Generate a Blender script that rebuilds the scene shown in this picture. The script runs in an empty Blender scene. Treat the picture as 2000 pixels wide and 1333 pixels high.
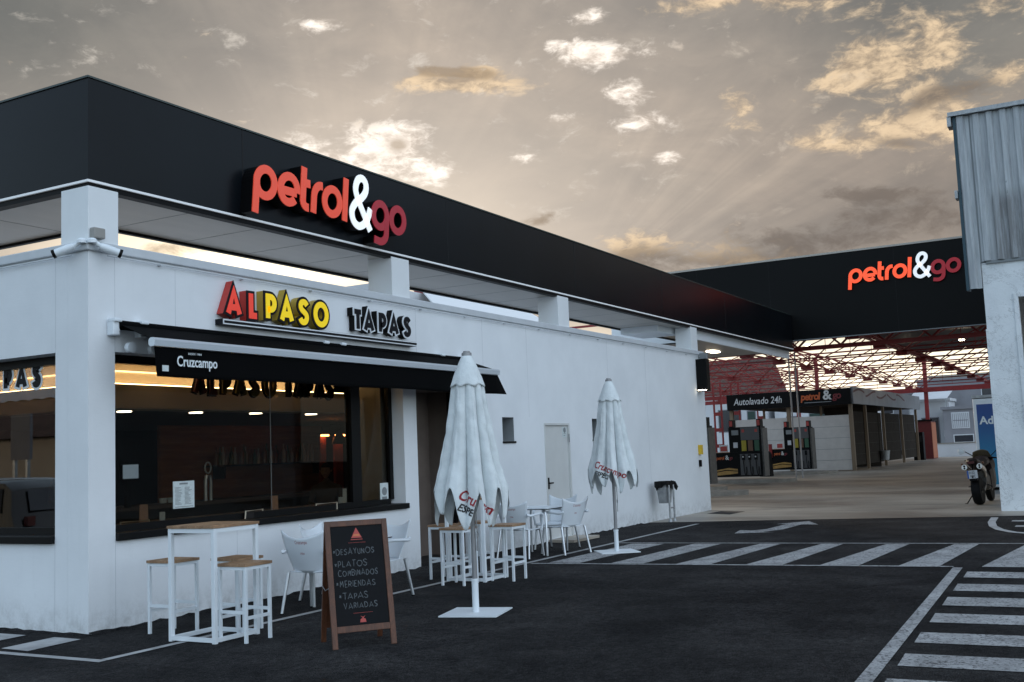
import bpy, bmesh, math, random
from mathutils import Vector, Matrix
from mathutils.bvhtree import BVHTree
R = math.radians
random.seed(7)
SC = bpy.context.scene
COL = SC.collection

# ------------------------------------------------------------------ camera
cam_d = bpy.data.cameras.new('camera')
cam = bpy.data.objects.new('camera', cam_d); COL.objects.link(cam)
yaw, pitch, roll = R(29.1236), R(5.90006), R(-2.35576)
f = Vector((math.cos(pitch)*math.cos(yaw), math.cos(pitch)*math.sin(yaw), math.sin(pitch)))
r = f.cross(Vector((0, 0, 1))).normalized(); u = r.cross(f)
r2 = math.cos(roll)*r + math.sin(roll)*u; u2 = -math.sin(roll)*r + math.cos(roll)*u
mw = Matrix(((r2.x, u2.x, -f.x, -7.3137), (r2.y, u2.y, -f.y, -8.9193), (r2.z, u2.z, -f.z, 1.5949), (0, 0, 0, 1)))
cam.matrix_world = mw
cam_d.sensor_width = 36; cam_d.lens = 2111.7/2000*36
cam_d.clip_start = 0.1; cam_d.clip_end = 3000
SC.camera = cam

# ------------------------------------------------------------------ light, sky, exposure
SUN_AZ, SUN_EL = 40.0, 9.0
SC.view_settings.view_transform = 'Standard'; SC.view_settings.look = 'None'
SC.view_settings.exposure = 1.3; SC.view_settings.gamma = 1.0
SC.cycles.max_bounces = 8; SC.cycles.transparent_max_bounces = 16
SC.cycles.sample_clamp_indirect = 4.0
sd = bpy.data.lights.new('sun', 'SUN'); sd.energy = 0.6; sd.angle = R(14); sd.color = (1.0, 0.84, 0.64)
so = bpy.data.objects.new('sun', sd); COL.objects.link(so)
sdir = Vector((math.cos(R(SUN_EL))*math.cos(R(SUN_AZ)), math.cos(R(SUN_EL))*math.sin(R(SUN_AZ)), math.sin(R(SUN_EL))))
so.rotation_euler = sdir.to_track_quat('Z', 'Y').to_euler()

W = bpy.data.worlds.new('World'); SC.world = W; W.use_nodes = True
nt = W.node_tree; nt.nodes.clear()
class NB:
    """small helper for building node graphs"""
    def __init__(s, nt): s.nt = nt
    def n(s, t, **k):
        x = s.nt.nodes.new(t)
        for a, b in k.items(): setattr(x, a, b)
        return x
    def put(s, sock, v):
        if hasattr(v, 'is_linked') or hasattr(v, 'links'): s.nt.links.new(v, sock)
        else: sock.default_value = v
    def m(s, op, a, b=0.0, c=None, clamp=False):
        x = s.n('ShaderNodeMath', operation=op, use_clamp=clamp)
        s.put(x.inputs[0], a); s.put(x.inputs[1], b)
        if c is not None: s.put(x.inputs[2], c)
        return x.outputs[0]
    def mix(s, fac, a, b, blend='MIX'):
        x = s.n('ShaderNodeMix', data_type='RGBA', blend_type=blend)
        s.put(x.inputs[0], fac)
        for i, v in ((6, a), (7, b)):
            if isinstance(v, tuple) and len(v) == 3: v = v + (1,)
            s.put(x.inputs[i], v)
        return x.outputs[2]
    def ramp(s, v, lo, hi):
        x = s.n('ShaderNodeMapRange', interpolation_type='SMOOTHSTEP')
        s.put(x.inputs[0], v); s.put(x.inputs[1], lo); s.put(x.inputs[2], hi)
        return x.outputs[0]
    def noise(s, vec, scale, det=6, rough=.55, dist=0.0, dim='3D'):
        x = s.n('ShaderNodeTexNoise', noise_dimensions=dim)
        if vec is not None: s.put(x.inputs['Vector'], vec)
        x.inputs['Scale'].default_value = scale; x.inputs['Detail'].default_value = det
        x.inputs['Roughness'].default_value = rough; x.inputs['Distortion'].default_value = dist
        return x.outputs[0]

def build_sky():
    b = NB(nt)
    tc = b.n('ShaderNodeTexCoord'); d = tc.outputs['Generated']
    sep = b.n('ShaderNodeSeparateXYZ'); b.put(sep.inputs[0], d)
    x, y, z = sep.outputs
    az = b.m('MULTIPLY', b.m('ARCTAN2', y, x), 180/math.pi)
    el = b.m('MULTIPLY', b.m('ARCSINE', z), 180/math.pi)
    zz = b.m('ADD', b.m('MAXIMUM', z, 0.0), 0.16)
    cv = b.n('ShaderNodeCombineXYZ')
    b.put(cv.inputs[0], b.m('DIVIDE', x, zz)); b.put(cv.inputs[1], b.m('DIVIDE', y, zz))
    P = cv.outputs[0]
    av = b.n('ShaderNodeCombineXYZ'); b.put(av.inputs[0], b.m('MULTIPLY', az, 0.1)); b.put(av.inputs[1], b.m('MULTIPLY', el, 0.19))
    A = av.outputs[0]
    # wide veil of high cloud: warm grey, greyer to the right of the sun, light near the sun
    right = b.ramp(az, 27.0, 3.0)
    top = b.ramp(el, 10.0, 24.0)
    veil = b.mix(right, (0.50, 0.435, 0.375), (0.30, 0.264, 0.236))
    veil = b.mix(b.m('MULTIPLY', top, 0.75), veil, b.mix(right, (0.36, 0.33, 0.30), (0.235, 0.228, 0.212)))
    lft = b.m('MULTIPLY', b.ramp(az, 40.0, 55.0), b.ramp(el, 12.0, 22.0))
    veil = b.mix(lft, veil, (0.205, 0.208, 0.198))
    rgt = b.m('MULTIPLY', b.ramp(az, 16.0, 6.0), b.ramp(el, 13.0, 19.0)); veil = b.mix(b.m('MULTIPLY', rgt, .8), veil, (0.185, 0.19, 0.185))
    n1 = b.noise(P, 0.75, 5, .55, .6)
    veil = b.mix(1.0, veil, b.mix(b.ramp(n1, .3, .72), (.74, .765, .79), (1.22, 1.165, 1.11)), 'MULTIPLY')
    n1b = b.noise(A, 1.9, 6, .62, .5)
    veil = b.mix(1.0, veil, b.mix(b.ramp(n1b, .35, .72), (.93, .93, .93), (1.12, 1.10, 1.07)), 'MULTIPLY')
    # faint rays fanning out of the cloud over the sun
    ang = b.m('ARCTAN2', b.m('SUBTRACT', el, 8.0), b.m('SUBTRACT', az, 37.0))
    rv = b.n('ShaderNodeCombineXYZ'); b.put(rv.inputs[0], b.m('MULTIPLY', ang, 5.0))
    rn = b.noise(rv.outputs[0], 1.3, 3, .6)
    veil = b.mix(1.0, veil, b.mix(b.ramp(rn, .35, .65), (.965, .965, .97), (1.04, 1.035, 1.03)), 'MULTIPLY')
    ry = b.n('ShaderNodeCombineXYZ'); b.put(ry.inputs[0], b.m('MULTIPLY', b.m('ARCTAN2', b.m('SUBTRACT', el, 7.0), b.m('SUBTRACT', 27.0, az)), 7.0)); rn2 = b.noise(ry.outputs[0], 1.6, 3, .55)
    rm = b.m('MULTIPLY', b.m('MULTIPLY', b.ramp(az, 26.0, 20.0), b.ramp(az, 4.0, 12.0)), b.ramp(el, 21.0, 12.0))
    veil = b.mix(rm, veil, b.mix(1.0, veil, b.mix(b.ramp(rn2, .35, .65), (.89, .89, .90), (1.075, 1.065, 1.05)), 'MULTIPLY'))
    def blob(a0, e0, sa, se, rot=0.0):
        da = b.m('SUBTRACT', az, a0); de = b.m('SUBTRACT', el, e0)
        if rot:
            c, s_ = math.cos(R(rot)), math.sin(R(rot))
            da, de = b.m('ADD', b.m('MULTIPLY', da, c), b.m('MULTIPLY', de, s_)), b.m('SUBTRACT', b.m('MULTIPLY', de, c), b.m('MULTIPLY', da, s_))
        q = b.m('ADD', b.m('POWER', b.m('ABSOLUTE', b.m('DIVIDE', da, sa)), 2.0), b.m('POWER', b.m('ABSOLUTE', b.m('DIVIDE', de, se)), 2.0))
        return b.m('EXPONENT', b.m('MULTIPLY', q, -1.0))
    def total(bl):
        t = None
        for q in bl:
            v = blob(q[0], q[1], q[2]*1.3, q[3]*1.4, q[4])
            if len(q) > 5: v = b.m('MULTIPLY', v, q[5])
            t = v if t is None else b.m('ADD', t, v)
        return t
    # glow over the hidden sun
    glow = blob(42.5, 10.2, 8.5, 3.0); glow2 = blob(36.0, 12.0, 13.0, 6.5)
    low = b.ramp(el, 7.5, 3.0)
    sky = b.mix(b.m('MULTIPLY', glow2, .70), veil, (0.86, 0.74, 0.62))
    sky = b.mix(b.m('MULTIPLY', glow, .9), sky, (2.0, 1.68, 1.22))
    sky = b.mix(b.m('MULTIPLY', low, b.ramp(az, -25.0, 2.0)), sky, (1.7, 1.5, 1.15))
    # cumulus: fractal edge over placed masses
    wv = b.n('ShaderNodeTexNoise'); b.put(wv.inputs['Vector'], A); wv.inputs['Scale'].default_value = 3.0; wv.inputs['Detail'].default_value = 4
    wo = b.n('ShaderNodeVectorMath', operation='MULTIPLY_ADD'); b.put(wo.inputs[0], wv.outputs['Color']); wo.inputs[1].default_value = (.22, .16, 0); b.put(wo.inputs[2], A)
    A2 = wo.outputs[0]
    nf = b.noise(A2, 9.0, 10, .66, .2); nb = b.noise(A2, 3.1, 8, .62, .2)
    fr = b.m('ADD', b.m('MULTIPLY', b.m('SUBTRACT', nf, .5), 1.15), b.m('MULTIPLY', b.m('SUBTRACT', nb, .5), 1.5))
    def cover(mass, lo=0.25, hi=0.84, k=.62):
        return b.ramp(b.m('ADD', fr, b.m('MULTIPLY', mass, k)), lo, hi)
    white = total([(25.2, 20.9, 1.6, .38, 12), (23.6, 20.35, 2.0, .35, -4), (22.3, 18.4, 1.3, .75, 30), (21.6, 16.9, 1.2, .35, 0),
                   (37.2, 15.9, 2.8, .9, 0), (34.6, 16.6, 1.5, .8, -20), (39.8, 15.2, 2.2, .6, 0), (33.2, 14.8, 1.4, .6, 0), (39.0, 22.3, 1.0, .3, -10), (24.3, 22.3, 1.2, .3, 0),
                   (20.4, 15.0, .75, .28, 0), (26.0, 17.4, .8, .25, 0), (28.2, 15.5, .7, .3, 0)])
    gold = total([(8.3, 18.0, 2.2, .95, 10), (6.4, 19.3, 1.5, .9, 25), (10.3, 19.0, 1.3, .8, -30), (10.6, 18.0, 1.6, .4, -8), (9.0, 15.3, 2.3, 1.0, 10),
                  (12.4, 14.9, 1.8, .45, 8), (6.3, 15.6, 1.5, .9, 0), (3.2, 17.0, 1.0, .6, 0), (18.0, 22.5, 2.4, .45, 0), (13.0, 21.9, 2.4, .5, 10), (2.8, 20.5, 1.6, .7, 10),
                  (16.5, 17.1, .9, .8, 40), (4.0, 13.6, 1.4, .5, 0), (17.6, 9.7, 3.0, .7, 6), (22.8, 10.6, 2.0, .55, -6), (31.2, 19.5, 2.2, .36, 5), (32.2, 19.3, 2.6, .30, 4), (30.0, 19.9, 1.2, .3, 5)])
    dark = total([(31.8, 19.9, 1.9, .26, 5), (31.4, 19.95, 1.5, .2, 5), (13.5, 10.3, 3.0, .5, 4), (8.5, 10.9, 3.2, .55, 6), (10.0, 12.2, 2.0, .3, 6), (22.5, 9.9, 2.6, .5, 0), (17.0, 9.2, 4.0, .6, 0), (7.4, 16.3, 1.0, .35, -20),
                  (5.2, 16.6, 1.4, .5, 0), (27.3, 12.2, 1.0, .22, -14), (34.8, 16.3, .6, .35, 0), (47.0, 10.9, 2.0, .35, 0), (8.5, 14.5, 1.2, .25, 8)])
    cw = cover(white); cg = cover(gold); cd = cover(dark, .20, .75)
    lit = b.ramp(b.m('ADD', b.m('MULTIPLY', nf, .6), b.m('MULTIPLY', nb, .4)), .40, .60)
    sky = b.mix(b.m('MULTIPLY', cg, .78), sky, b.mix(lit, (0.42, 0.32, 0.225), (1.0, 0.75, 0.48)))
    sky = b.mix(b.m('MULTIPLY', cw, .92), sky, b.mix(lit, (0.74, 0.63, 0.53), (1.35, 1.22, 1.08)))
    sky = b.mix(b.m('MULTIPLY', cd, .70), sky, b.mix(b.ramp(az, 18.0, 32.0), (0.165, 0.135, 0.115), (0.36, 0.265, 0.175)))
    # small scattered scraps
    n3 = b.noise(A2, 4.2, 9, .66, .3)
    sc = b.m('MULTIPLY', b.ramp(n3, .56, .76), b.ramp(el, 10.0, 14.0))
    sky = b.mix(b.m('MULTIPLY', sc, .5), sky, b.mix(right, (.92, .84, .74), (.68, .55, .40)))
    # the side away from the sun: added pale veil over Nishita, brightening the facades
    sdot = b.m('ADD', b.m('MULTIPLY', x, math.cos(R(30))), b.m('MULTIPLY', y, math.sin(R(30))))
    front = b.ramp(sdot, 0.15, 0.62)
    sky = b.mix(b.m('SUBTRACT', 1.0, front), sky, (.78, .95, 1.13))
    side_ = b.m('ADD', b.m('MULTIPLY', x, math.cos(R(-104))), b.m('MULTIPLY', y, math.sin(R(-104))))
    sky = b.mix(b.ramp(side_, .30, .85), sky, (1.75, 1.95, 2.2))  # unseen bright band of sky added to light the long facade
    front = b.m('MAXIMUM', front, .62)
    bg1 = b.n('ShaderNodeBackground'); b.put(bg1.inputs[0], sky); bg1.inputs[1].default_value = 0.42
    ns = b.n('ShaderNodeTexSky', sky_type='NISHITA', sun_disc=False, sun_elevation=R(SUN_EL), sun_rotation=R(90-SUN_AZ), altitude=50, air_density=1.0, dust_density=1.0, ozone_density=2.0)
    bg2 = b.n('ShaderNodeBackground'); b.put(bg2.inputs[0], ns.outputs[0]); bg2.inputs[1].default_value = 0.15
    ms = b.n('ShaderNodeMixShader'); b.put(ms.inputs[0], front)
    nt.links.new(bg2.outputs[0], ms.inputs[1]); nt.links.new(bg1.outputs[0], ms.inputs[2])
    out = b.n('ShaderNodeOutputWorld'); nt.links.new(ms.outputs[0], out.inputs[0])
build_sky()

# ------------------------------------------------------------------ materials
MATS = {}
def mat(name, col, rough=.5, metal=0.0, var=0.0, vscale=3.0, bump=0.0, bscale=40.0, emit=None, estr=1.0, spec=.5, stretch=None, coat=0.0, dirt=None):
    m = bpy.data.materials.new(name); m.use_nodes = True
    b = NB(m.node_tree); p = m.node_tree.nodes['Principled BSDF']
    p.inputs['Roughness'].default_value = rough; p.inputs['Metallic'].default_value = metal
    p.inputs['Specular IOR Level'].default_value = spec; p.inputs['Coat Weight'].default_value = coat
    tc = b.n('ShaderNodeTexCoord'); v = tc.outputs['Object']
    if stretch:
        mp = b.n('ShaderNodeMapping'); b.put(mp.inputs[0], v); mp.inputs['Scale'].default_value = stretch; v = mp.outputs[0]
    c = tuple(col) + (1,)
    if var > 0:
        n = b.noise(v, vscale, 6, .6)
        lo = tuple(q*(1-var) for q in col); hi = tuple(min(1, q*(1+var)) for q in col)
        c = b.mix(b.ramp(n, .3, .7), lo, hi)
    if dirt:
        dc, ds, lo, hi, amt = dirt
        c = b.mix(b.m('MULTIPLY', b.ramp(b.noise(v, ds, 8, .65, .4), lo, hi), amt), c, dc)
    b.put(p.inputs['Base Color'], c)
    if bump > 0:
        bp = b.n('ShaderNodeBump'); bp.inputs['Strength'].default_value = bump; bp.inputs['Distance'].default_value = .01
        b.put(bp.inputs['Height'], b.noise(v, bscale, 4, .6)); m.node_tree.links.new(bp.outputs[0], p.inputs['Normal'])
    if emit:
        p.inputs['Emission Color'].default_value = tuple(emit) + (1,); p.inputs['Emission Strength'].default_value = estr
    MATS[name] = m
    return m
def glass_mat(name, tint=(.55, .55, .55), ior=1.5, rough=0.0, gain=1.0):
    m = bpy.data.materials.new(name); m.use_nodes = True; b = NB(m.node_tree); m.node_tree.nodes.clear()
    t = b.n('ShaderNodeBsdfTransparent'); t.inputs[0].default_value = tint + (1,)
    g = b.n('ShaderNodeBsdfGlossy'); g.inputs['Roughness'].default_value = rough; g.inputs[0].default_value = (.9, .9, .9, 1)
    fc_ = b.n('ShaderNodeLayerWeight').outputs['Facing']; f0 = ((ior-1)/(ior+1))**2
    fr_ = b.m('MULTIPLY', b.m('ADD', b.m('MULTIPLY', b.m('POWER', fc_, 5.0), 1-f0), f0), gain)
    x = b.n('ShaderNodeMixShader'); b.put(x.inputs[0], fr_)
    m.node_tree.links.new(t.outputs[0], x.inputs[1]); m.node_tree.links.new(g.outputs[0], x.inputs[2])
    o = b.n('ShaderNodeOutputMaterial'); m.node_tree.links.new(x.outputs[0], o.inputs[0]); MATS[name] = m
    return m

def wall_mat():
    m = bpy.data.materials.new('white_render'); m.use_nodes = True; b = NB(m.node_tree); p = m.node_tree.nodes['Principled BSDF']
    v = b.n('ShaderNodeTexCoord').outputs['Object']; sp = b.n('ShaderNodeSeparateXYZ'); b.put(sp.inputs[0], v)
    n = b.noise(v, .9, 6, .6); c = b.mix(b.ramp(n, .3, .7), (.715, .74, .765), (.785, .81, .835))
    mp = b.n('ShaderNodeMapping'); b.put(mp.inputs[0], v); mp.inputs['Scale'].default_value = (6, 6, .5)
    run = b.noise(mp.outputs[0], 1.0, 7, .7, .2); c = b.mix(b.m('MULTIPLY', b.ramp(run, .56, .78), .13), c, (.50, .52, .54))
    bl = b.noise(v, 2.2, 8, .7, .4); c = b.mix(b.m('MULTIPLY', b.ramp(bl, .62, .78), .22), c, (.46, .47, .48))
    foot = b.m('MULTIPLY', b.ramp(b.m('ADD', sp.outputs[2], b.m('MULTIPLY', bl, .25)), .55, .10), b.ramp(b.noise(v, 7, 7, .75), .35, .7))
    c = b.mix(b.m('MULTIPLY', foot, .55), c, (.33, .33, .325))
    b.put(p.inputs['Base Color'], c); p.inputs['Roughness'].default_value = .8; p.inputs['Specular IOR Level'].default_value = .3
    bp = b.n('ShaderNodeBump'); bp.inputs['Strength'].default_value = .10; bp.inputs['Distance'].default_value = .01
    m2 = b.n('ShaderNodeMapping'); b.put(m2.inputs[0], v); m2.inputs['Scale'].default_value = (4, 4, 26)
    b.put(bp.inputs['Height'], b.m('ADD', b.noise(m2.outputs[0], 1.5, 4, .6), b.noise(v, 22, 4, .6))); m.node_tree.links.new(bp.outputs[0], p.inputs['Normal'])
    return m
m_wall = wall_mat()
m_coping = mat('coping_metal', (.55, .58, .61), .5, var=.05)
m_joint = mat('joint_filler', (.45, .47, .50), .8)
m_fascia = mat('black_composite', (.0035, .005, .007), .30, var=.25, vscale=.5, spec=.16, bump=.12, bscale=.9)
m_fascia2 = mat('black_composite_matt', (.0035, .0036, .004), .42, var=.08, vscale=.4, spec=.12)
m_black = mat('black_paint', (.0025, .0025, .003), .5, spec=.15)
m_seam = mat('panel_gap', (.004, .004, .005), .8)
m_strip = mat('white_profile', (.80, .82, .84), .4, emit=(.9, .95, 1), estr=.04)
m_soffit = mat('soffit_panel', (.40, .375, .34), .35, var=.05, vscale=1.5, stretch=(.4, 3, 1), spec=.5)
m_white = mat('white_powder_coat', (.74, .79, .83), .4, var=.02)
m_plastic = mat('white_plastic', (.70, .745, .79), .35, var=.02)
m_alu = mat('aluminium', (.62, .65, .68), .38, metal=.8)
m_steel = mat('grey_steel', (.30, .30, .31), .45, metal=.5, var=.08)
m_rubber = mat('black_rubber', (.004, .004, .0045), .7, spec=.2)
def wood_mat(name, c1, c2, scale):
    m = bpy.data.materials.new(name); m.use_nodes = True; b = NB(m.node_tree); p = m.node_tree.nodes['Principled BSDF']
    tc = b.n('ShaderNodeTexCoord'); mp = b.n('ShaderNodeMapping'); b.put(mp.inputs[0], tc.outputs['Object']); mp.inputs['Scale'].default_value = scale
    n = b.noise(mp.outputs[0], 6, 6, .6, 1.2); n2 = b.noise(mp.outputs[0], 1.4, 3, .5)
    c = b.mix(b.ramp(n, .3, .7), c1, c2); c = b.mix(b.m('MULTIPLY', b.ramp(n2, .4, .65), .5), c, tuple(q*.62 for q in c1))
    b.put(p.inputs['Base Color'], c); p.inputs['Roughness'].default_value = .5
    MATS[name] = m; return m
m_slat = wood_mat('oiled_slats', (.27, .155, .085), (.40, .25, .145), (1.5, 12, 3))
m_board = wood_mat('stained_wood', (.075, .024, .009), (.13, .044, .018), (12, 12, 1.2))
m_chalk = mat('chalkboard', (.003, .0035, .005), .6, var=.25, vscale=5, spec=.15)
m_chalkline = mat('chalk', (.105, .118, .128), .9, var=.35, vscale=60)
m_redprint = mat('red_print', (.42, .06, .05), .6)
m_orprint = mat('orange_print', (.55, .16, .06), .6)
m_canvas = mat('parasol_cloth', (.66, .70, .71), .9, var=.07, vscale=7, bump=.7, bscale=22, spec=.2)
m_textred = mat('dark_red_lettering', (.30, .012, .02), .6)
m_textblk = mat('black_lettering', (.02, .02, .022), .6)
m_textwht = mat('white_lettering', (.75, .80, .82), .6)
m_awn = mat('black_canvas', (.0018, .002, .0024), .9, bump=.15, bscale=150, spec=.08)
m_silver = mat('silver_profile', (.62, .67, .72), .3, metal=.35)
m_glass = glass_mat('window_glass', (.66, .65, .62), 1.30, gain=.45)
m_glass2 = glass_mat('reflective_glass', (.60, .59, .56), 2.1)
m_frame = mat('dark_frame', (.0028, .0028, .003), .45, spec=.2)
m_cream = mat('cream_paint', (.58, .51, .40), .8)
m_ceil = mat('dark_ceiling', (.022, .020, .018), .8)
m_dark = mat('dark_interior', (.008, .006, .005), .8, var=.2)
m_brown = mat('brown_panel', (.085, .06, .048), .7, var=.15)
m_led = mat('warm_led', (1, .7, .35), .5, emit=(1.0, .70, .36), estr=7.0)
m_ledwall = mat('warm_lamp', (1, .4, .15), .5, emit=(1.0, .34, .10), estr=9.0)
m_lamp = mat('lamp_diffuser', (1, .9, .75), .5, emit=(1.0, .86, .62), estr=8.0)
m_screen = mat('monitor_screen', (.1, .12, .15), .3, emit=(.30, .42, .55), estr=.28)
m_paper = mat('paper_sheet', (.60, .66, .66), .8, var=.08, vscale=30)
m_paper2 = mat('warm_paper', (.50, .30, .20), .8, var=.15, vscale=30)
m_grey = mat('grey_print', (.22, .24, .25), .8)
m_door = mat('service_door_paint', (.60, .61, .60), .5, var=.03)
m_galv = mat('galvanised', (.34, .35, .36), .45, metal=.6, var=.15, vscale=12)
m_red = mat('red_steel', (.22, .014, .014), .45, var=.15, vscale=5)
m_darkred = mat('dark_red_panel', (.11, .012, .012), .5, var=.1)
m_yellow = mat('yellow_box_paint', (.62, .40, .02), .5)
m_sig_red = mat('sign_red_face', (.80, .085, .04), .35, emit=(.85, .075, .035), estr=.10)
m_sig_or = mat('sign_orange_face', (.85, .11, .03), .35, emit=(1.0, .075, .02), estr=.30)
m_sig_dred = mat('sign_crimson_face', (.34, .018, .032), .35, emit=(.50, .018, .032), estr=.06)
m_sig_wht = mat('sign_white_face', (.85, .87, .88), .35, emit=(.85, .9, .95), estr=.22)
m_sig_dred2 = mat('sign_crimson_glow', (.24, .004, .014), .35, emit=(.6, .004, .02), estr=.09)
m_tred = mat('letter_red', (.78, .055, .03), .4, emit=(.8, .05, .025), estr=.12)
m_tyel = mat('letter_yellow', (.85, .60, .01), .4, emit=(.9, .62, .005), estr=.14)
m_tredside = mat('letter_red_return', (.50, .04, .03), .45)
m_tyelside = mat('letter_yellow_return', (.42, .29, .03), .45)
m_tblk = mat('letter_black', (.008, .008, .011), .5, spec=.15)
m_twht = mat('letter_white_edge', (.72, .75, .78), .45)
m_silh = mat('letter_dim_red', (.10, .012, .01), .5)  # unlit look of the inner letters put into these dim colours
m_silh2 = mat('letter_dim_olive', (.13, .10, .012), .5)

# ------------------------------------------------------------------ mesh builder
class M:
    def __init__(s): s.v = []; s.f = []
    def add(s, vs, fs):
        o = len(s.v); s.v += [tuple(q) for q in vs]; s.f += [tuple(i+o for i in q) for q in fs]; return s
    def box(s, x0, x1, y0, y1, z0, z1):
        return s.add([(x0, y0, z0), (x1, y0, z0), (x1, y1, z0), (x0, y1, z0), (x0, y0, z1), (x1, y0, z1), (x1, y1, z1), (x0, y1, z1)],
                     [(0, 3, 2, 1), (4, 5, 6, 7), (0, 1, 5, 4), (1, 2, 6, 5), (2, 3, 7, 6), (3, 0, 4, 7)])
    def bar(s, p, q, w, h=None, up=(0, 0, 1), w2=None):
        p = Vector(p); q = Vector(q); h = h or w; d = (q-p).normalized(); U = Vector(up)
        if abs(d.dot(U)) > .98: U = Vector((1, 0, 0))
        a = d.cross(U).normalized(); c = a.cross(d); k = (w2 or w)/w
        vs = []
        for o, e in ((p, 1), (q, k)):
            for i, j in ((-1, -1), (1, -1), (1, 1), (-1, 1)): vs.append(o + a*(i*w/2*e) + c*(j*h/2*e))
        return s.add(vs, [(0, 3, 2, 1), (4, 5, 6, 7), (0, 1, 5, 4), (1, 2, 6, 5), (2, 3, 7, 6), (3, 0, 4, 7)])
    def tube(s, pts, rad, n=10, closed=False):
        P = [Vector(p) for p in pts]; k = len(P); rad = rad if isinstance(rad, (list, tuple)) else [rad]*k
        vs = []; fs = []; ref = None
        for i in range(k):
            if closed: d = (P[(i+1) % k]-P[i-1])
            else: d = (P[min(i+1, k-1)]-P[max(i-1, 0)])
            d.normalize()
            if ref is None: ref = Vector((0, 0, 1)) if abs(d.z) < .9 else Vector((1, 0, 0))
            a = d.cross(ref)
            if a.length < 1e-4: a = d.orthogonal()
            a.normalize(); c = a.cross(d); ref = -d.cross(a) if False else c
            for j in range(n):
                t = 2*math.pi*j/n; vs.append(P[i] + (a*math.cos(t) + c*math.sin(t))*rad[i])
        for i in range(k if closed else k-1):
            for j in range(n):
                i2 = (i+1) % k
                fs.append((i*n+j, i*n+(j+1) % n, i2*n+(j+1) % n, i2*n+j))
        if not closed:
            fs.append(tuple(range(n))[::-1]); fs.append(tuple(range((k-1)*n, k*n)))
        return s.add(vs, fs)
    def lathe(s, prof, n=24, c=(0, 0, 0), axis='z'):
        vs = []; fs = []; k = len(prof)
        for rr, z in prof:
            for j in range(n):
                t = 2*math.pi*j/n; a, b_ = rr*math.cos(t), rr*math.sin(t)
                v = {'z': (a, b_, z), 'y': (a, z, b_), 'x': (z, a, b_)}[axis]
                vs.append((c[0]+v[0], c[1]+v[1], c[2]+v[2]))
        for i in range(k-1):
            for j in range(n): fs.append((i*n+j, i*n+(j+1) % n, (i+1)*n+(j+1) % n, (i+1)*n+j))
        fs.append(tuple(range(n))[::-1]); fs.append(tuple(range((k-1)*n, k*n)))
        return s.add(vs, fs)
    def prism(s, poly, F, d0, d1):
        """poly in (u, v), extruded from d0 to d1 along the frame's normal"""
        n = len(poly); vs = [F.p(a, b_, d0) for a, b_ in poly] + [F.p(a, b_, d1) for a, b_ in poly]
        fs = [tuple(range(n))[::-1], tuple(range(n, 2*n))] + [(i, (i+1) % n, n+(i+1) % n, n+i) for i in range(n)]
        return s.add(vs, fs)
    def ribbon(s, pts, w, F, d0, d1, closed=False, ext=0.0):
        P = [Vector((a, b_)) for a, b_ in pts]; k = len(P)
        if not closed and ext:
            P[0] = P[0] + (P[0]-P[1]).normalized()*ext; P[-1] = P[-1] + (P[-1]-P[-2]).normalized()*ext
        L = []; Rr = []
        for i in range(k):
            if closed: a, c = P[i-1], P[(i+1) % k]
            else: a, c = P[max(i-1, 0)], P[min(i+1, k-1)]
            d1_ = (P[i]-a); d2_ = (c-P[i])
            if d1_.length < 1e-9: d1_ = d2_
            if d2_.length < 1e-9: d2_ = d1_
            d1_.normalize(); d2_.normalize()
            n1 = Vector((-d1_.y, d1_.x)); n2 = Vector((-d2_.y, d2_.x)); nn = n1+n2
            if nn.length < 1e-6: nn = n1
            nn.normalize(); k_ = min(1/max(nn.dot(n1), .3), 1.9)
            L.append(P[i]+nn*(w/2*k_)); Rr.append(P[i]-nn*(w/2*k_))
        vs = []
        for d in (d0, d1):
            for i in range(k): vs.append(F.p(L[i].x, L[i].y, d)); vs.append(F.p(Rr[i].x, Rr[i].y, d))
        o = 2*k; fs = []
        for i in range(k if closed else k-1):
            j = (i+1) % k
            fs += [(o+2*i, o+2*i+1, o+2*j+1, o+2*j), (2*i, 2*j, 2*j+1, 2*i+1), (2*i, o+2*i, o+2*j, 2*j), (2*i+1, 2*j+1, o+2*j+1, o+2*i+1)]
        if not closed: fs += [(0, 1, o+1, o), (2*(k-1), o+2*(k-1), o+2*(k-1)+1, 2*(k-1)+1)]
        return s.add(vs, fs)
    def wall(s, us, vs_, holes, F, t):
        """a wall as a grid of cells with openings, thickness t behind the frame plane"""
        nu, nv = len(us)-1, len(vs_)-1
        def solid(i, j):
            if i < 0 or j < 0 or i >= nu or j >= nv: return False
            cu, cv = (us[i]+us[i+1])/2, (vs_[j]+vs_[j+1])/2
            return not any(h[0] < cu < h[1] and h[2] < cv < h[3] for h in holes)
        for i in range(nu):
            for j in range(nv):
                if not solid(i, j): continue
                a, b_, c, d = us[i], us[i+1], vs_[j], vs_[j+1]
                q = lambda *w: s.add([F.p(*x) for x in w], [(0, 1, 2, 3)])
                q((a, c, 0), (b_, c, 0), (b_, d, 0), (a, d, 0)); q((a, c, -t), (a, d, -t), (b_, d, -t), (b_, c, -t))
                if not solid(i-1, j): q((a, c, 0), (a, d, 0), (a, d, -t), (a, c, -t))
                if not solid(i+1, j): q((b_, c, 0), (b_, c, -t), (b_, d, -t), (b_, d, 0))
                if not solid(i, j-1): q((a, c, 0), (a, c, -t), (b_, c, -t), (b_, c, 0))
                if not solid(i, j+1): q((a, d, 0), (b_, d, 0), (b_, d, -t), (a, d, -t))
        return s
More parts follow.
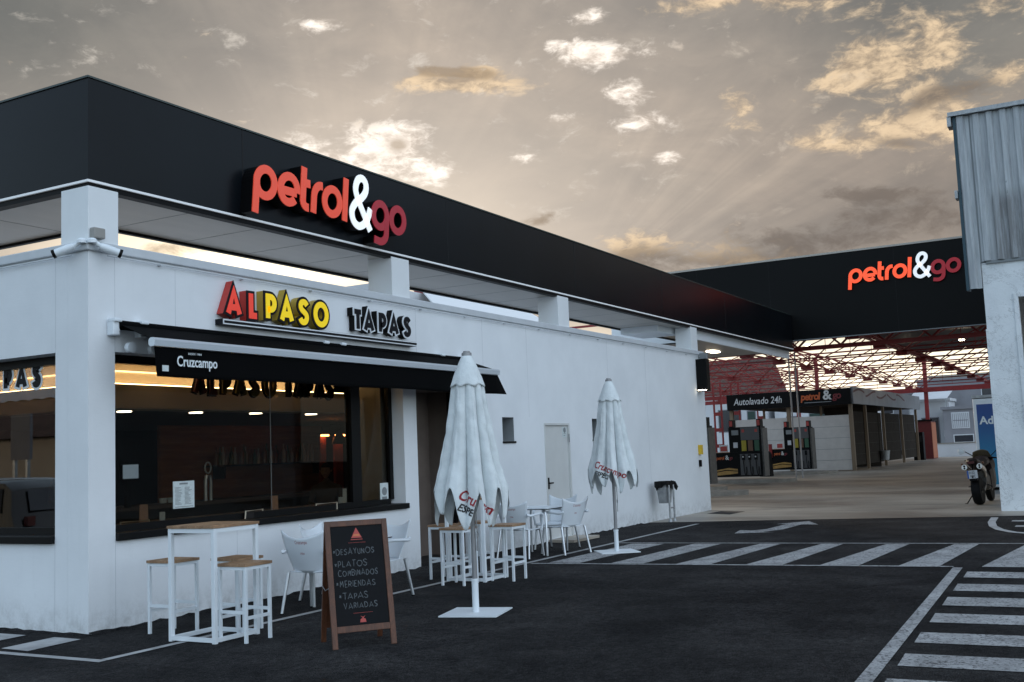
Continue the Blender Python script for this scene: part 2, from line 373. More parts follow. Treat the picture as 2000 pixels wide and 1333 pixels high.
    def grid(s, fn, nu, nv, closed=False):
        vs = [fn(i/(nu if closed else nu-1) if nu > 1 else 0, j/(nv-1)) for j in range(nv) for i in range(nu)]
        fs = []
        for j in range(nv-1):
            for i in range(nu if closed else nu-1):
                i2 = (i+1) % nu; fs.append((j*nu+i, j*nu+i2, (j+1)*nu+i2, (j+1)*nu+i))
        return s.add(vs, fs)
    def build(s, name, mt, parent=None, smooth=False, solid=0.0, bevel=0.0, label=None, loc=None):
        me = bpy.data.meshes.new(name); me.from_pydata([tuple(q) for q in s.v], [], s.f)
        bm = bmesh.new(); bm.from_mesh(me); bmesh.ops.recalc_face_normals(bm, faces=bm.faces); bm.to_mesh(me); bm.free()
        me.materials.append(mt)
        if smooth:
            for p in me.polygons: p.use_smooth = True
            me.set_sharp_from_angle(angle=R(40))
        o = bpy.data.objects.new(name, me); COL.objects.link(o)
        if parent is not None: o.parent = parent
        if loc: o.location = loc
        if solid: md = o.modifiers.new('solid', 'SOLIDIFY'); md.thickness = solid; md.offset = 0
        if bevel: md = o.modifiers.new('bevel', 'BEVEL'); md.width = bevel; md.segments = 2; md.limit_method = 'ANGLE'
        if label: o['label'] = label
        return o
class Fr:
    def __init__(s, o, U, V):
        s.o = Vector(o); s.U = Vector(U).normalized(); s.V = Vector(V).normalized(); s.N = s.U.cross(s.V)
    def p(s, a, b_, d=0): return s.o + s.U*a + s.V*b_ + s.N*d
def front(x=0, y=0, z=0): return Fr((x, y, z), (1, 0, 0), (0, 0, 1))        # faces -Y
def side(x=0, y=0, z=0): return Fr((x, y, z), (0, -1, 0), (0, 0, 1))        # faces -X
def tag(o, label, cat, group=None, kind=None):
    o['label'] = label; o['category'] = cat
    if group: o['group'] = group
    if kind: o['kind'] = kind
    return o
def structure(o): o['kind'] = 'structure'; return o
def thing(name, label, cat, loc=(0, 0, 0), rz=0.0, group=None):
    o = bpy.data.objects.new(name, None); COL.objects.link(o); o.location = loc; o.rotation_euler = (0, 0, rz); o.empty_display_size = .2
    return tag(o, label, cat, group)
def dup(root, loc, rz, label):
    c = root.copy(); COL.objects.link(c); c.location = loc; c.rotation_euler = (0, 0, rz); c['label'] = label
    for ch in root.children:
        k = ch.copy(); COL.objects.link(k); k.parent = c
        for g in ch.children:
            q = g.copy(); COL.objects.link(q); q.parent = k
    return c
def text_mesh(txt, size, F, mt, name, parent, d=.002, sx=1.0, shear=0.0, bold=0.0, align='LEFT', project=None, space=1.0, rot=0.0):
    cu = bpy.data.curves.new('txt', 'FONT'); cu.body = txt; cu.size = size; cu.shear = shear; cu.offset = bold; cu.align_x = align; cu.space_character = space
    cu.extrude = 0 if project else .002; cu.resolution_u = 3
    to = bpy.data.objects.new('txt', cu); COL.objects.link(to)
    me = bpy.data.meshes.new_from_object(to.evaluated_get(bpy.context.evaluated_depsgraph_get()))
    bpy.data.objects.remove(to)
    if project:
        bm = bmesh.new(); bm.from_mesh(me); bmesh.ops.triangulate(bm, faces=bm.faces); bmesh.ops.subdivide_edges(bm, edges=[e for e in bm.edges if e.calc_length() > size*.1], cuts=2, use_grid_fill=True)
        bmesh.ops.triangulate(bm, faces=bm.faces); bm.to_mesh(me); bm.free()
    cr, sr = math.cos(rot), math.sin(rot)
    for v in me.vertices:
        a, b_ = v.co.x*sx, v.co.y
        a, b_ = a*cr-b_*sr, a*sr+b_*cr
        q = F.p(a, b_, v.co.z + d)
        if project:
            hit = project.ray_cast(F.p(a, b_, 1.0), -F.N)
            if hit[0] is not None: q = hit[0] + F.N*.006
        v.co = q
    me.materials.clear(); me.materials.append(mt)
    o = bpy.data.objects.new(name, me); COL.objects.link(o); o.parent = parent
    return o
def arc(cx, cy, rx, ry, a0, a1, n=14): return [(cx+rx*math.cos(R(a0+(a1-a0)*i/n)), cy+ry*math.sin(R(a0+(a1-a0)*i/n))) for i in range(n+1)]
def ring(cx, cy, rx, ry, n=28): return arc(cx, cy, rx, ry, 0, 360, n)[:-1]
def spline(P, k=6):
    out = []; P = [Vector(p) for p in P]
    for i in range(len(P)-1):
        a, b_, c, d = P[max(i-1, 0)], P[i], P[i+1], P[min(i+2, len(P)-1)]
        for j in range(k):
            t = j/k
            q = .5*((2*b_) + (c-a)*t + (2*a-5*b_+4*c-d)*t*t + (3*b_-a-3*c+d)*t**3); out.append(tuple(q))
    out.append(tuple(P[-1])); return out

# capital letters as centre lines in a unit-high box: (width, [(points, closed)])
CAPS = {
 'A': (.80, [([(0, 0), (.40, 1), (.80, 0)], 0), ([(.16, .27), (.64, .27)], 0)]),
 'B': (.52, [([(0, 0), (0, 1), (.26, 1)] + arc(.26, .77, .22, .23, 90, -90, 8) + [(0, .54)], 0), (([(0, .54), (.28, .54)] + arc(.28, .27, .24, .27, 90, -90, 8) + [(0, 0)]), 0)]),
 'C': (.66, [(arc(.42, .5, .42, .5, 50, 310, 18), 0)]),
 'D': (.66, [([(0, 0), (0, 1), (.22, 1)] + arc(.22, .5, .44, .5, 90, -90, 14) + [(0, 0)], 0)]),
 'E': (.46, [([(.46, 1), (0, 1), (0, 0), (.46, 0)], 0), ([(0, .52), (.38, .52)], 0)]),
 'I': (.02, [([(0, 0), (0, 1)], 0)]),
 'L': (.44, [([(0, 1), (0, 0), (.44, 0)], 0)]),
 'M': (.74, [([(0, 0), (.10, 1)], 0), ([(.10, 1), (.37, .35), (.64, 1)], 0), ([(.64, 1), (.74, 0)], 0)]),
 'N': (.56, [([(0, 0), (0, 1)], 0), ([(0, 1), (.56, 0)], 0), ([(.56, 0), (.56, 1)], 0)]),
 'O': (.92, [(ring(.46, .5, .46, .5), 1)]),
 'P': (.48, [([(0, 0), (0, 1), (.20, 1)] + arc(.20, .70, .28, .30, 90, -90, 10) + [(0, .40)], 0)]),
 'R': (.52, [([(0, 0), (0, 1), (.22, 1)] + arc(.22, .72, .26, .28, 90, -90, 10) + [(0, .44)], 0), ([(.2, .44), (.52, 0)], 0)]),
 'S': (.52, [(spline([(.50, .86), (.40, .97), (.25, 1.0), (.08, .93), (.03, .76), (.12, .61), (.30, .50), (.46, .38), (.50, .22), (.41, .06), (.24, 0), (.08, .04), (0, .16)], 3), 0)]),
 'T': (.58, [([(0, 1), (.58, 1)], 0), ([(.29, 1), (.29, 0)], 0)]),
 'U': (.56, [([(0, 1), (0, .28)] + arc(.28, .28, .28, .28, 180, 360, 10) + [(.56, 1)], 0)]),
 'V': (.60, [([(0, 1), (.30, 0), (.60, 1)], 0)]),
 'Y': (.56, [([(0, 1), (.28, .45)], 0), ([(.56, 1), (.28, .45), (.28, 0)], 0)]),
 '*': (.36, [([(.02, .62), (.34, .30)], 0), ([(.02, .30), (.34, .62)], 0), ([(.18, .25), (.18, .68)], 0)]),
}
def caps_letter(m, ch, F, u0, v0, H, t, d0, d1, border=0.0, wob=0.0, sx=1.0):
    """adds one capital; H outer height, t stroke width; border widens the same strokes"""
    w, st = CAPS[ch]; h = H-t
    for i, (pts, cl) in enumerate(st):
        P = [(u0+t/2+a*h*sx+(random.uniform(-wob, wob)), v0+t/2+b_*h+(random.uniform(-wob, wob))) for a, b_ in pts]
        m.ribbon(P, t+2*border, F, d0, d1+.0011*i, bool(cl), ext=(t*.08 if not cl and border == 0 and wob == 0 else border+t*.08 if border else 0))
    return w*h*sx + t

# ------------------------------------------------------------------ ground, forecourt, road paint
def asphalt_mat():
    m = bpy.data.materials.new('asphalt'); m.use_nodes = True; b = NB(m.node_tree); p = m.node_tree.nodes['Principled BSDF']
    v = b.n('ShaderNodeTexCoord').outputs['Object']
    big = b.noise(v, .28, 6, .62, .8); mid = b.noise(v, 1.5, 8, .7, .5); fine = b.noise(v, 75, 3, .75); grit = b.noise(v, 30, 4, .7); w = b.noise(v, .5, 9, .7, .4)
    c = b.mix(b.ramp(big, .32, .68), (.0165, .0163, .0170), (.0330, .0322, .0325))
    c = b.mix(1.0, c, b.mix(b.ramp(mid, .3, .72), (.60, .60, .62), (1.38, 1.36, 1.34)), 'MULTIPLY')
    c = b.mix(1.0, c, b.mix(b.ramp(fine, .3, .72), (.35, .35, .35), (2.0, 2.0, 2.0)), 'MULTIPLY')
    g2 = b.noise(v, 15, 5, .75, .3); c = b.mix(1.0, c, b.mix(b.ramp(g2, .3, .7), (.62, .62, .62), (1.42, 1.42, 1.42)), 'MULTIPLY')
    c = b.mix(b.m('MULTIPLY', b.ramp(grit, .60, .72), .55), c, (.085, .084, .083))
    cr = b.ramp(b.m('ABSOLUTE', b.m('SUBTRACT', w, .5)), .0035, .0005); c = b.mix(b.m('MULTIPLY', cr, .6), c, (.003, .003, .003))
    st = b.ramp(b.noise(v, .8, 4, .5, 1.2), .66, .78); c = b.mix(b.m('MULTIPLY', st, .55), c, (.004, .004, .0045))
    b.put(p.inputs['Base Color'], c); b.put(p.inputs['Roughness'], b.m('ADD', b.m('MULTIPLY', mid, .2), .68)); p.inputs['Specular IOR Level'].default_value = .03
    bp = b.n('ShaderNodeBump'); bp.inputs['Strength'].default_value = 1.0; bp.inputs['Distance'].default_value = .012
    b.put(bp.inputs['Height'], fine); m.node_tree.links.new(bp.outputs[0], p.inputs['Normal']); return m
def concrete_mat():
    m = bpy.data.materials.new('forecourt_concrete'); m.use_nodes = True; b = NB(m.node_tree); p = m.node_tree.nodes['Principled BSDF']
    v = b.n('ShaderNodeTexCoord').outputs['Object']
    mp = b.n('ShaderNodeMapping'); b.put(mp.inputs[0], v); mp.inputs['Scale'].default_value = (1.0, .35, 1); big = b.noise(mp.outputs[0], .30, 6, .6, .5); mid = b.noise(mp.outputs[0], 1.1, 6, .65, .6); fine = b.noise(v, 60, 3, .7)
    c = b.mix(b.ramp(big, .3, .7), (.15, .125, .102), (.45, .40, .335))  # pale streaks of sky light put into the concrete colour
    c = b.mix(b.m('MULTIPLY', b.ramp(mid, .48, .72), .7), c, (.075, .063, .054))
    c = b.mix(1.0, c, b.mix(fine, (.8, .8, .8), (1.2, 1.2, 1.2)), 'MULTIPLY')
    b.put(p.inputs['Base Color'], c); b.put(p.inputs['Roughness'], b.m('ADD', b.m('MULTIPLY', big, .45), .22)); return m
def paint_mat(name, wear):
    m = bpy.data.materials.new(name); m.use_nodes = True; b = NB(m.node_tree); p = m.node_tree.nodes['Principled BSDF']
    v = b.n('ShaderNodeTexCoord').outputs['Object']
    n = b.noise(v, 2.2, 7, .7, .8); fine = b.noise(v, 34, 6, .75); crack = b.noise(v, 5.5, 8, .8, 2.2)
    c = b.mix(b.ramp(n, .3, .7), (.24, .242, .245), (.42, .425, .43))
    k = b.ramp(b.m('ADD', b.m('MULTIPLY', fine, .7), b.m('MULTIPLY', crack, .5)), .76-wear, .86-wear)
    c = b.mix(k, c, (.035, .035, .04))
    b.put(p.inputs['Base Color'], c); p.inputs['Roughness'].default_value = .7; return m
m_asph = asphalt_mat(); m_conc = concrete_mat(); m_paint = paint_mat('road_paint', 0.03); m_paintw = paint_mat('worn_road_paint', .165)
m_paintg = paint_mat('faded_road_paint', .19)
UP = Fr((0, 0, 0), (1, 0, 0), (0, 1, 0))
structure(M().add([(-700, -700, 0), (900, -700, 0), (900, 700, 0), (-700, 700, 0)], [(0, 1, 2, 3)]).build('ground', m_asph))
def sheet(name, polys, mt, z):
    m = M()
    for p in polys: m.add([(a, b_, z) for a, b_ in p], [tuple(range(len(p)))])
    return structure(m.build(name, mt))
sheet('forecourt', [[(14.28, -.001), (18.37, -.001), (18.37, 30), (95, 30), (95, -30), (17.6, -30), (16.6, -12), (15.45, -6.27), (14.81, -2.43)]], m_conc, .006)
def lines(name, segs, w, mt, z=.005):
    m = M()
    for a, b_ in segs:
        a = Vector(a); b_ = Vector(b_); d = (b_-a).normalized(); n = Vector((-d.y, d.x))*w/2
        m.add([(q.x, q.y, z) for q in (a+n, b_+n, b_-n, a-n)], [(0, 1, 2, 3)])
    return structure(m.build(name, mt))
lines('border_line', [((-.95, 12), (-.95, -1.34))], .09, m_paint)
lines('border_line', [((-.903, -1.30), (13.9, -1.24))], .09, m_paint, .006)
sheet('bay_stripes', [[(-.82, -.20), (-.80, .20), (-.20, .24), (-.21, -.15)], [(-.80, .62), (-.79, 1.02), (-.2, 1.06), (-.2, .66)], [(-.80, 1.44), (-.79, 1.86), (-.2, 1.9), (-.2, 1.48)]], m_paint, .0055)
lines('crossing_line', [((9.72, -1.32), (10.05, -11))], .09, m_paintw, .0065)
lines('crossing_line', [((6.55, -1.36), (6.9, -7.0))], .09, m_paintw, .0065)
zs_ = []
for k in range(9):
    y0 = -1.58-.955*k; zs_.append([(6.68+.04*k, y0), (9.6+.04*k, y0-.05-.12*min(k, 2)), (9.62+.04*k, y0-.62), (6.70+.04*k, y0-.48)])
sheet('crossing_stripes', zs_, m_paintw, .0055)
lines('lane_line', [((6.80, -7.06), (-4.5, -7.47))], .11, m_paintw, .007)
zs_ = []
for k, (a, b_) in enumerate([(6.40, 5.85), (5.28, 4.72), (4.25, 3.68), (3.18, 2.67), (2.15, 1.67), (1.2, .74), (.3, -.2), (-.7, -1.2), (-1.7, -2.2)]):
    zs_.append([(a, -7.21-.035*k), (b_, -7.235-.035*k), (b_+.08, -9.8), (a+.08, -9.8)])
sheet('crossing_stripes', zs_, m_paintw, .0055)
rr_ = random.Random(5); mm = M(); P = []
for k in range(141): P.append((.1*k, -.012-rr_.uniform(.0, .03)*(1 if k % 3 else 1.8), rr_.uniform(.006, .03)))
for (x0, y0, z0), (x1, y1, z1) in zip(P, P[1:]): mm.add([(x0, y0-.03, .002), (x1, y1-.03, .002), (x1, -.001, z1), (x0, -.001, z0)], [(0, 1, 2, 3)])
P = [(-.012-rr_.uniform(0, .03), .1*k-.04, rr_.uniform(.006, .028)) for k in range(90)]
for (x0, y0, z0), (x1, y1, z1) in zip(P, P[1:]): mm.add([(x0-.03, y0, .002), (x1-.03, y1, .002), (-.001, y1, z1), (-.001, y0, z0)], [(0, 1, 2, 3)])
structure(mm.build('asphalt_edge', m_asph))
# double-headed arrow
sheet('road_arrow', [[(11.6, -2.75), (12.35, -2.62), (12.25, -2.9), (12.6, -3.05), (13.75, -3.1), (13.75, -2.9), (14.5, -3.35), (13.6, -3.75), (13.65, -3.42), (12.45, -3.38), (11.95, -3.15), (11.9, -3.4)]], m_paintg, .006)
sheet('drain_cover', [[(16.62, -1.03), (17.64, -1.08), (17.85, -.42), (17.0, -.36)]], m_seam, .010)
curve = [(15.2, -6.68), (14.0, -6.74), (13.1, -6.85), (12.4, -7.02), (11.9, -7.25), (11.55, -7.6), (11.4, -8.2), (11.35, -9.5)]
mm = M(); mm.ribbon(curve, .13, UP, .0055, .0065); structure(mm.build('bay_line', m_paint))
lines('bay_line', [((14.3, -7.05), (14.3, -9.5)), ((13.1, -7.2), (13.1, -9.5))], .28, m_paint, .006)

# ------------------------------------------------------------------ cafe building
ZP, ZS, ZT, XE = 3.90, 4.52, 5.60, 18.37
cafe = thing('cafe_building', 'long white rendered cafe with dark picture windows and a parapet', 'building')
WZ0, WZ1 = .92, 2.79
def wall_front():
    us = [0, .33, 5.42, 5.75, 7.45, 8.25, 8.64, 9.73, 10.74, 11.74, 12.12, XE]; vs = [-.02, .05, .92, 1.79, 2.1, 2.19, 2.62, 2.79, 3.80]
    holes = [(.33, 5.42, WZ0, WZ1), (5.75, 7.45, -.02, 2.62), (8.25, 8.64, 1.79, 2.19), (9.73, 10.74, .05, 2.1), (11.74, 12.12, 1.79, 2.19)]
    return M().wall(us, vs, holes, front(), .30)
m = wall_front()
m.wall([-9.5, -3.2, -.49, -.302], [-.02, WZ0, 2.80, 3.80], [(-3.2, -.49, WZ0, 2.80)], side(), .30)      # left face
m.box(18.07, XE, .302, 9.2, -.02, 3.80)                                                              # far end
m.box(.302, 18.06, 9.2, 9.5, -.02, 3.80)                                                             # back
m.box(.304, 18.06, .304, 9.19, 3.35, 3.5)                                                            # flat roof
wallob = m.build('wall', m_wall, cafe)
m = M(); m.box(5.46, 5.748, .302, .98, -.01, 2.7); m.box(7.452, 7.75, .302, .98, -.01, 2.7); m.box(5.46, 7.75, .302, 1.0, 2.62, 2.8); m.box(5.75, 7.45, .93, .98, -.01, 2.62)
m.build('entrance_wall', mat('entrance_brown', (.15, .118, .10), .8, var=.1), cafe)
M().box(7.38, 7.45, .42, .52, 0, 2.6).build('door_frame', m_frame, cafe)
m = M(); m.box(-.035, XE+.03, -.035, .33, 3.80, ZP); m.box(-.035, .33, .33, 9.5, 3.80, ZP); m.box(XE-.3, XE+.03, .33, 9.5, 3.80, ZP); m.box(.33, XE-.3, 9.2, 9.5, 3.8, ZP)
m.build('coping', m_coping, cafe, bevel=.012)
m = M(); m.tube([(.2, -.045, 3.765), (6, -.045, 3.763), (12, -.045, 3.765), (18.2, -.045, 3.766)], .007, 6); m.tube([(-.045, .2, 3.765), (-.045, 5, 3.763), (-.045, 9, 3.765)], .007, 6)
for q in range(14): m.box(.9+q*1.25, .93+q*1.25, -.055, -.001, 3.755, 3.775)
m.build('conduit', m_coping, cafe)
m = M()
for x0, z0, z1 in ((.33, WZ1, 3.78), (.33, 0, .9), (1.15, 2.9, 3.75), (5.8, 2.65, 3.78), (2.05, 0, .9), (7.7, 0, 3.78), (9.2, 2.2, 3.78), (12.6, 0, 3.78), (14.6, 0, 3.78)): M().box(x0-.0015, x0+.0015, -.0015, .002, z0, z1).build('expansion_joint', m_joint, cafe)
for y0, z0, z1 in ((.49, 2.8, 3.78), (.49, 0, .91)): M().box(-.0015, .002, y0-.0015, y0+.0015, z0, z1).build('expansion_joint', m_joint, cafe)
# windows
def window_front():
    fr = M(); y0, y1 = .20, .27
    fr.box(.33, .39, y0, y1, WZ0+.09, WZ1); fr.box(5.34, 5.42, y0, y1, WZ0+.09, WZ1); fr.box(.39, 5.34, y0, y1, 2.70, WZ1); fr.box(.39, 5.34, y0, y1, WZ0+.03, WZ0+.10)
    fr.box(4.46, 4.66, y0-.01, y1+.03, WZ0+.10, 2.70)
    o = fr.build('window_frame', m_frame, cafe, label='black frame of the long front window with a thick post')
    M().box(.39, 2.90, .235, .241, WZ0+.10, 2.70).build('pane', m_glass, o); M().box(2.906, 4.46, .235, .241, WZ0+.10, 2.70).build('pane', m_glass, o); M().box(4.66, 5.34, .235, .241, WZ0+.10, 2.70).build('pane', m_glass, o)
    M().box(2.899, 2.907, .233, .243, WZ0+.10, 2.70).build('glass_joint', mat('silicone', (.14, .14, .13), .5), o)
    M().box(.332, 5.45, -.045, .30, WZ0-.045, WZ0+.03).build('sill', m_frame, o, bevel=.006)
    return o
def window_side():
    fr = M(); x0, x1 = .20, .27
    fr.box(x0, x1, .49, .55, WZ0+.09, 2.80); fr.box(x0, x1, 3.14, 3.2, WZ0+.09, 2.80); fr.box(x0, x1, .55, 3.14, 2.71, 2.80); fr.box(x0, x1, .55, 3.14, WZ0+.03, WZ0+.10)
    o = fr.build('window_frame', m_frame, cafe, label='black frame of the window on the short side')
    M().box(.235, .241, .55, 3.14, WZ0+.10, 2.71).build('pane', m_glass2, o)
    M().box(-.045, .30, .492, 3.22, WZ0-.045, WZ0+.03).build('sill', m_frame, o, bevel=.006)
window_front(); window_side()
# service door, niches
d = M().box(9.735, 10.735, .03, .07, .05, 2.095).build('service_door', m_door, cafe, label='off-white metal service door with a black lever')
fm = M(); fm.box(9.73, 9.775, -.006, .03, .05, 2.1); fm.box(10.695, 10.74, -.006, .03, .05, 2.1); fm.box(9.775, 10.695, -.006, .03, 2.06, 2.1); fm.build('door_frame', m_door, d)
hm = M(); hm.box(9.84, 9.88, .012, .03, .93, 1.13); hm.box(9.86, 9.98, -.02, 0, 1.02, 1.045); hm.box(9.855, 9.875, -.02, .012, 1.02, 1.045); hm.build('handle', m_black, d)
hm = M(); hm.box(10.68, 10.70, -.02, -.006, 1.75, 1.9); hm.box(10.68, 10.70, -.02, -.006, .3, .45); hm.build('hinge', m_galv, d)
hm = M(); hm.box(10.50, 10.66, .024, .03, 1.84, 2.03); hm.build('notice', m_paper, d)
hm = M(); hm.lathe([(.05, .020), (.05, .0225)], 16, (10.58, 0, 1.97), 'y'); hm.box(10.535, 10.625, .020, .0225, 1.90, 1.91); hm.box(10.535, 10.60, .020, .0225, 1.87, 1.88); hm.build('notice_print', m_grey, d)
M().box(9.72, 10.76, -.5, -.002, .004, .05).build('door_step', m_conc, cafe)
for x0, x1 in ((8.25, 8.64), (11.74, 12.12)):
    o = M().box(x0, x1, .24, .29, 1.79, 2.19).build('niche_window', m_frame, cafe)
    M().box(x0-.01, x1+.03, -.02, .24, 1.755, 1.789).build('sill', m_frame, o)
    q = M(); q.box(x1-.006, x1, .004, .24, 1.79, 2.19); q.box(x0, x1-.0061, .004, .24, 2.184, 2.19); q.build('jamb_shade', m_grey, o)  # grey sheets added to darken the niche's right jamb and top
# columns carrying the canopy
m_col = mat('column_paint', (.76, .79, .81), .45, var=.02)
for x0, x1, d in ((0, .38, .41), (5.24, 5.68, .42), (10.5, 10.95, .42), (17.62, 18.07, .40)):
    M().box(x0+.001, x1, .001, d, ZP-.01, 4.47).build('column', m_col, cafe, bevel=.004)
M().box(.001, .41, 5.3, 5.7, ZP-.01, 4.47).build('column', m_col, cafe)
M().box(.001, .41, 9.05, 9.45, ZP-.01, 4.47).build('column', m_col, cafe)

# ------------------------------------------------------------------ canopy ring on the columns
can = thing('roof_canopy', 'wide black fascia canopy with white soffit raised over the cafe parapet', 'canopy', (0, 0, 0))
XC = 27.12
m = M(); m.box(0, XC, 0, .08, ZS+.012, ZT); m.box(0, .08, .08, 11, ZS+.012, ZT); m.build('fascia', m_fascia, can)
m = M()
for x0 in (2.235, 6.76, 11.3, 15.85, 20.4): m.box(x0-.008, x0+.008, -.002, .004, ZS+.02, ZT-.005)
for y0 in (2.9, 6.5): m.box(-.002, .004, y0-.008, y0+.008, ZS+.02, ZT-.005)
m.build('panel_joint', m_seam, can)
m = M(); m.box(-.015, XC, -.015, .10, ZT, ZT+.02); m.box(-.015, .10, .10, 11, ZT, ZT+.02); m.build('edge_trim', mat('trim_green_grey', (.03, .045, .04), .4), can)
m = M(); m.box(-.012, XC, -.012, .06, ZS-.012, ZS+.012); m.box(-.012, .06, .06, 11, ZS-.012, ZS+.012); m.build('light_strip', m_strip, can)
m = M(); m.box(.012, XC, .012, .12, ZS-.07, ZS-.012); m.box(.012, .12, .12, 11, ZS-.07, ZS-.012); m.build('lower_rail', m_black, can)
m = M(); m.box(.12, 18.0, .12, 1.40, ZS-.055, ZS-.02); m.box(.12, 1.32, 1.40, 11, ZS-.055, ZS-.02); m.box(18.0, 21.5, .12, 1.40, ZS-.055, ZS-.02); m.box(21.5, XC, .12, 3.8, ZS-.06, ZS-.02); m.build('soffit', m_soffit, can)
for k in range(15): M().box(1.5+k*1.12-.006, 1.5+k*1.12+.006, .12, 1.39, ZS-.0565, ZS-.05).build('soffit_joint', m_grey, can)
for k in range(7): M().box(.12, 1.31, 2.0+k*1.12-.006, 2.0+k*1.12+.006, ZS-.0565, ZS-.05).build('soffit_joint', m_grey, can)
m = M(); m.box(1.32, 21.5, 1.40, 1.46, ZS-.09, ZS+.35); m.box(1.32, 1.38, 1.46, 11, ZS-.09, ZS+.35); m.build('inner_edge', m_black, can)
m = M(); m.box(.08, 18.0, .08, 1.40, ZT-.3, ZT-.26); m.box(.08, 1.32, 1.40, 11, ZT-.3, ZT-.26); m.box(18.0, 21.5, .08, 1.40, ZT-.3, ZT-.26); m.box(21.5, XC, .08, 3.8, ZT-.3, ZT-.26); m.build('roof_sheet', m_galv, can); m = M(); m.box(21.5, 21.55, 1.47, 3.8, ZS-.061, ZT-.26); m.box(21.55, XC, 3.75, 3.8, ZS-.019, ZT-.301); m.build('end_panel', m_white, can)
m = M(); m.box(18.1, XC-.05, .13, .20, ZS-.30, ZS-.061); m.build('soffit_beam', m_white, can)
m = M(); m.box(16.6, 18.0, .45, 1.4, ZS-.2, ZS-.056); m.build('soffit_box', m_white, can)
m = M(); m.box(24.5, 25.1, 1.75, 2.0, ZS-.09, ZS-.061); m.build('soffit_light', m_lamp, can)

# ------------------------------------------------------------------ the two illuminated name signs
def logo(name, label, F, s, dz, dback, mor, mred, mwht):
    """F origin at baseline left; s = x-height in metres; front face dz off the wall"""
    root = thing(name, label, 'sign', F.o)
    L = Fr((0, 0, 0), F.U, F.V); t = .235
    def sk(P): return [((a+.10*b_)*s, b_*s) for a, b_ in P]
    cx, cy, rx, ry = .47, .5, .36, .385
    glyphs = [
     ('p', 0.0, mor, [(ring(cx, cy, rx, ry), 1), ([(.115, .5), (.115, -.42)], 0)]),
     ('e', .97, mor, [([(.16, .44), (.80, .44)], 0), (arc(cx, cy, rx, ry, -8, 318, 26), 0)]),
     ('t', 1.93, mor, [([(.13, 1.30), (.13, .32)] + arc(.33, .32, .20, .21, 180, 268, 6) + [(.40, .11)], 0), ([(.13, .83), (.42, .83)], 0)]),
     ('r', 2.42, mor, [([(.13, 0), (.13, .5)] + arc(.42, .5, .29, .38, 180, 92, 7) + [(.50, .88)], 0)]),
     ('o', 2.93, mor, [(ring(cx, cy, rx, ry), 1)]),
     ('l', 3.89, mor, [([(.13, 0), (.13, 1.36)], 0)]),
     ('and', 4.22, mwht, [(spline([(1.12, -.10), (.74, .40), (.40, .86), (.29, 1.16), (.40, 1.45), (.62, 1.52), (.80, 1.38), (.80, 1.12), (.60, .88), (.32, .68), (.15, .40), (.24, .10), (.52, -.04), (.82, .10), (1.0, .38), (1.08, .62)], 5), 0)]),
     ('g', 5.36, mred, [(ring(cx, cy, rx, ry), 1), ([(.83, .6), (.83, -.02)] + arc(.50, -.06, .33, .30, 0, -100, 8) + [(.20, -.32)], 0)]),
     ('o', 6.33, mred, [(ring(cx, cy, rx, ry), 1)]),
    ]
    for ch, off, mf, st in glyphs:
        a = M(); b_ = M()
        for i, (P, cl) in enumerate(st):
            Q = sk([(x+off, y) for x, y in P])
            a.ribbon(Q, t*s*(1.03 if ch != 'and' else 1.0), L, dz-.012, dz+.0012*i, bool(cl))
            b_.ribbon(Q, t*s*.97, L, dback, dz-.0125, bool(cl))
        o = a.build('letter', mf, root); b_.build('letter_return', m_black, o)
    return root
logo('petrol_sign', 'large red and white petrol&go letters with deep black sides on the long near fascia', front(2.19, 0, 4.735), .432, .20, .004, m_sig_red, m_sig_dred, m_sig_wht)

# ------------------------------------------------------------------ ALPASO TAPAS sign over the awning
tap = thing('restaurant_sign', 'red, yellow and black ALPASO TAPAS letters on a black bar above the awning', 'sign', (0, 0, 0))
F = front()
def cut_letter(ch, u0, H, t, mface, mback, mside, parent, z0, dep=.12, brd=.031, sx=1.0, FF=None, base=.004):
    FF = FF or F
    a = M(); w = caps_letter(a, ch, FF, u0, z0, H, t, dep, dep+.006, sx=sx)
    o = a.build('letter', mface, parent)
    b_ = M(); caps_letter(b_, ch, FF, u0, z0, H, t, dep-.012, dep, brd, sx=sx); b_.build('letter_outline', mback, o)
    c = M(); caps_letter(c, ch, FF, u0, z0, H, t, base, dep-.0125, brd*.9, sx=sx); c.build('letter_return', mside, o)
    return w
for ch, u0, mf, ms, sx in (('A', 1.80, m_tred, m_tredside, .86), ('L', 2.17, m_tred, m_tredside, .80), ('P', 2.46, m_tyel, m_tyelside, .95), ('A', 2.71, m_tyel, m_tyelside, .86), ('S', 3.05, m_tyel, m_tyelside, .95), ('O', 3.34, m_tyel, m_tyelside, .95)):
    cut_letter(ch, u0, .330, .074, mf, m_tblk, ms, tap, 3.288, sx=sx)
for ch, u0, sx in (('T', 4.17, 1.0), ('A', 4.40, .90), ('P', 4.74, 1.0), ('A', 4.98, .90), ('S', 5.33, 1.0)):
    cut_letter(ch, u0, .295, .070, m_tblk, m_twht, m_black, tap, 3.305, dep=.11, brd=.022, sx=sx)
b_ = M().box(1.745, 5.64, -.118, -.004, 3.185, 3.250).build('sign_bar', m_tblk, tap); M().box(1.750, 5.636, -.1225, -.1185, 3.188, 3.247).build('bar_edge', m_twht, b_); M().box(1.766, 5.632, -.126, -.123, 3.203, 3.232).build('bar_face', m_tblk, b_)

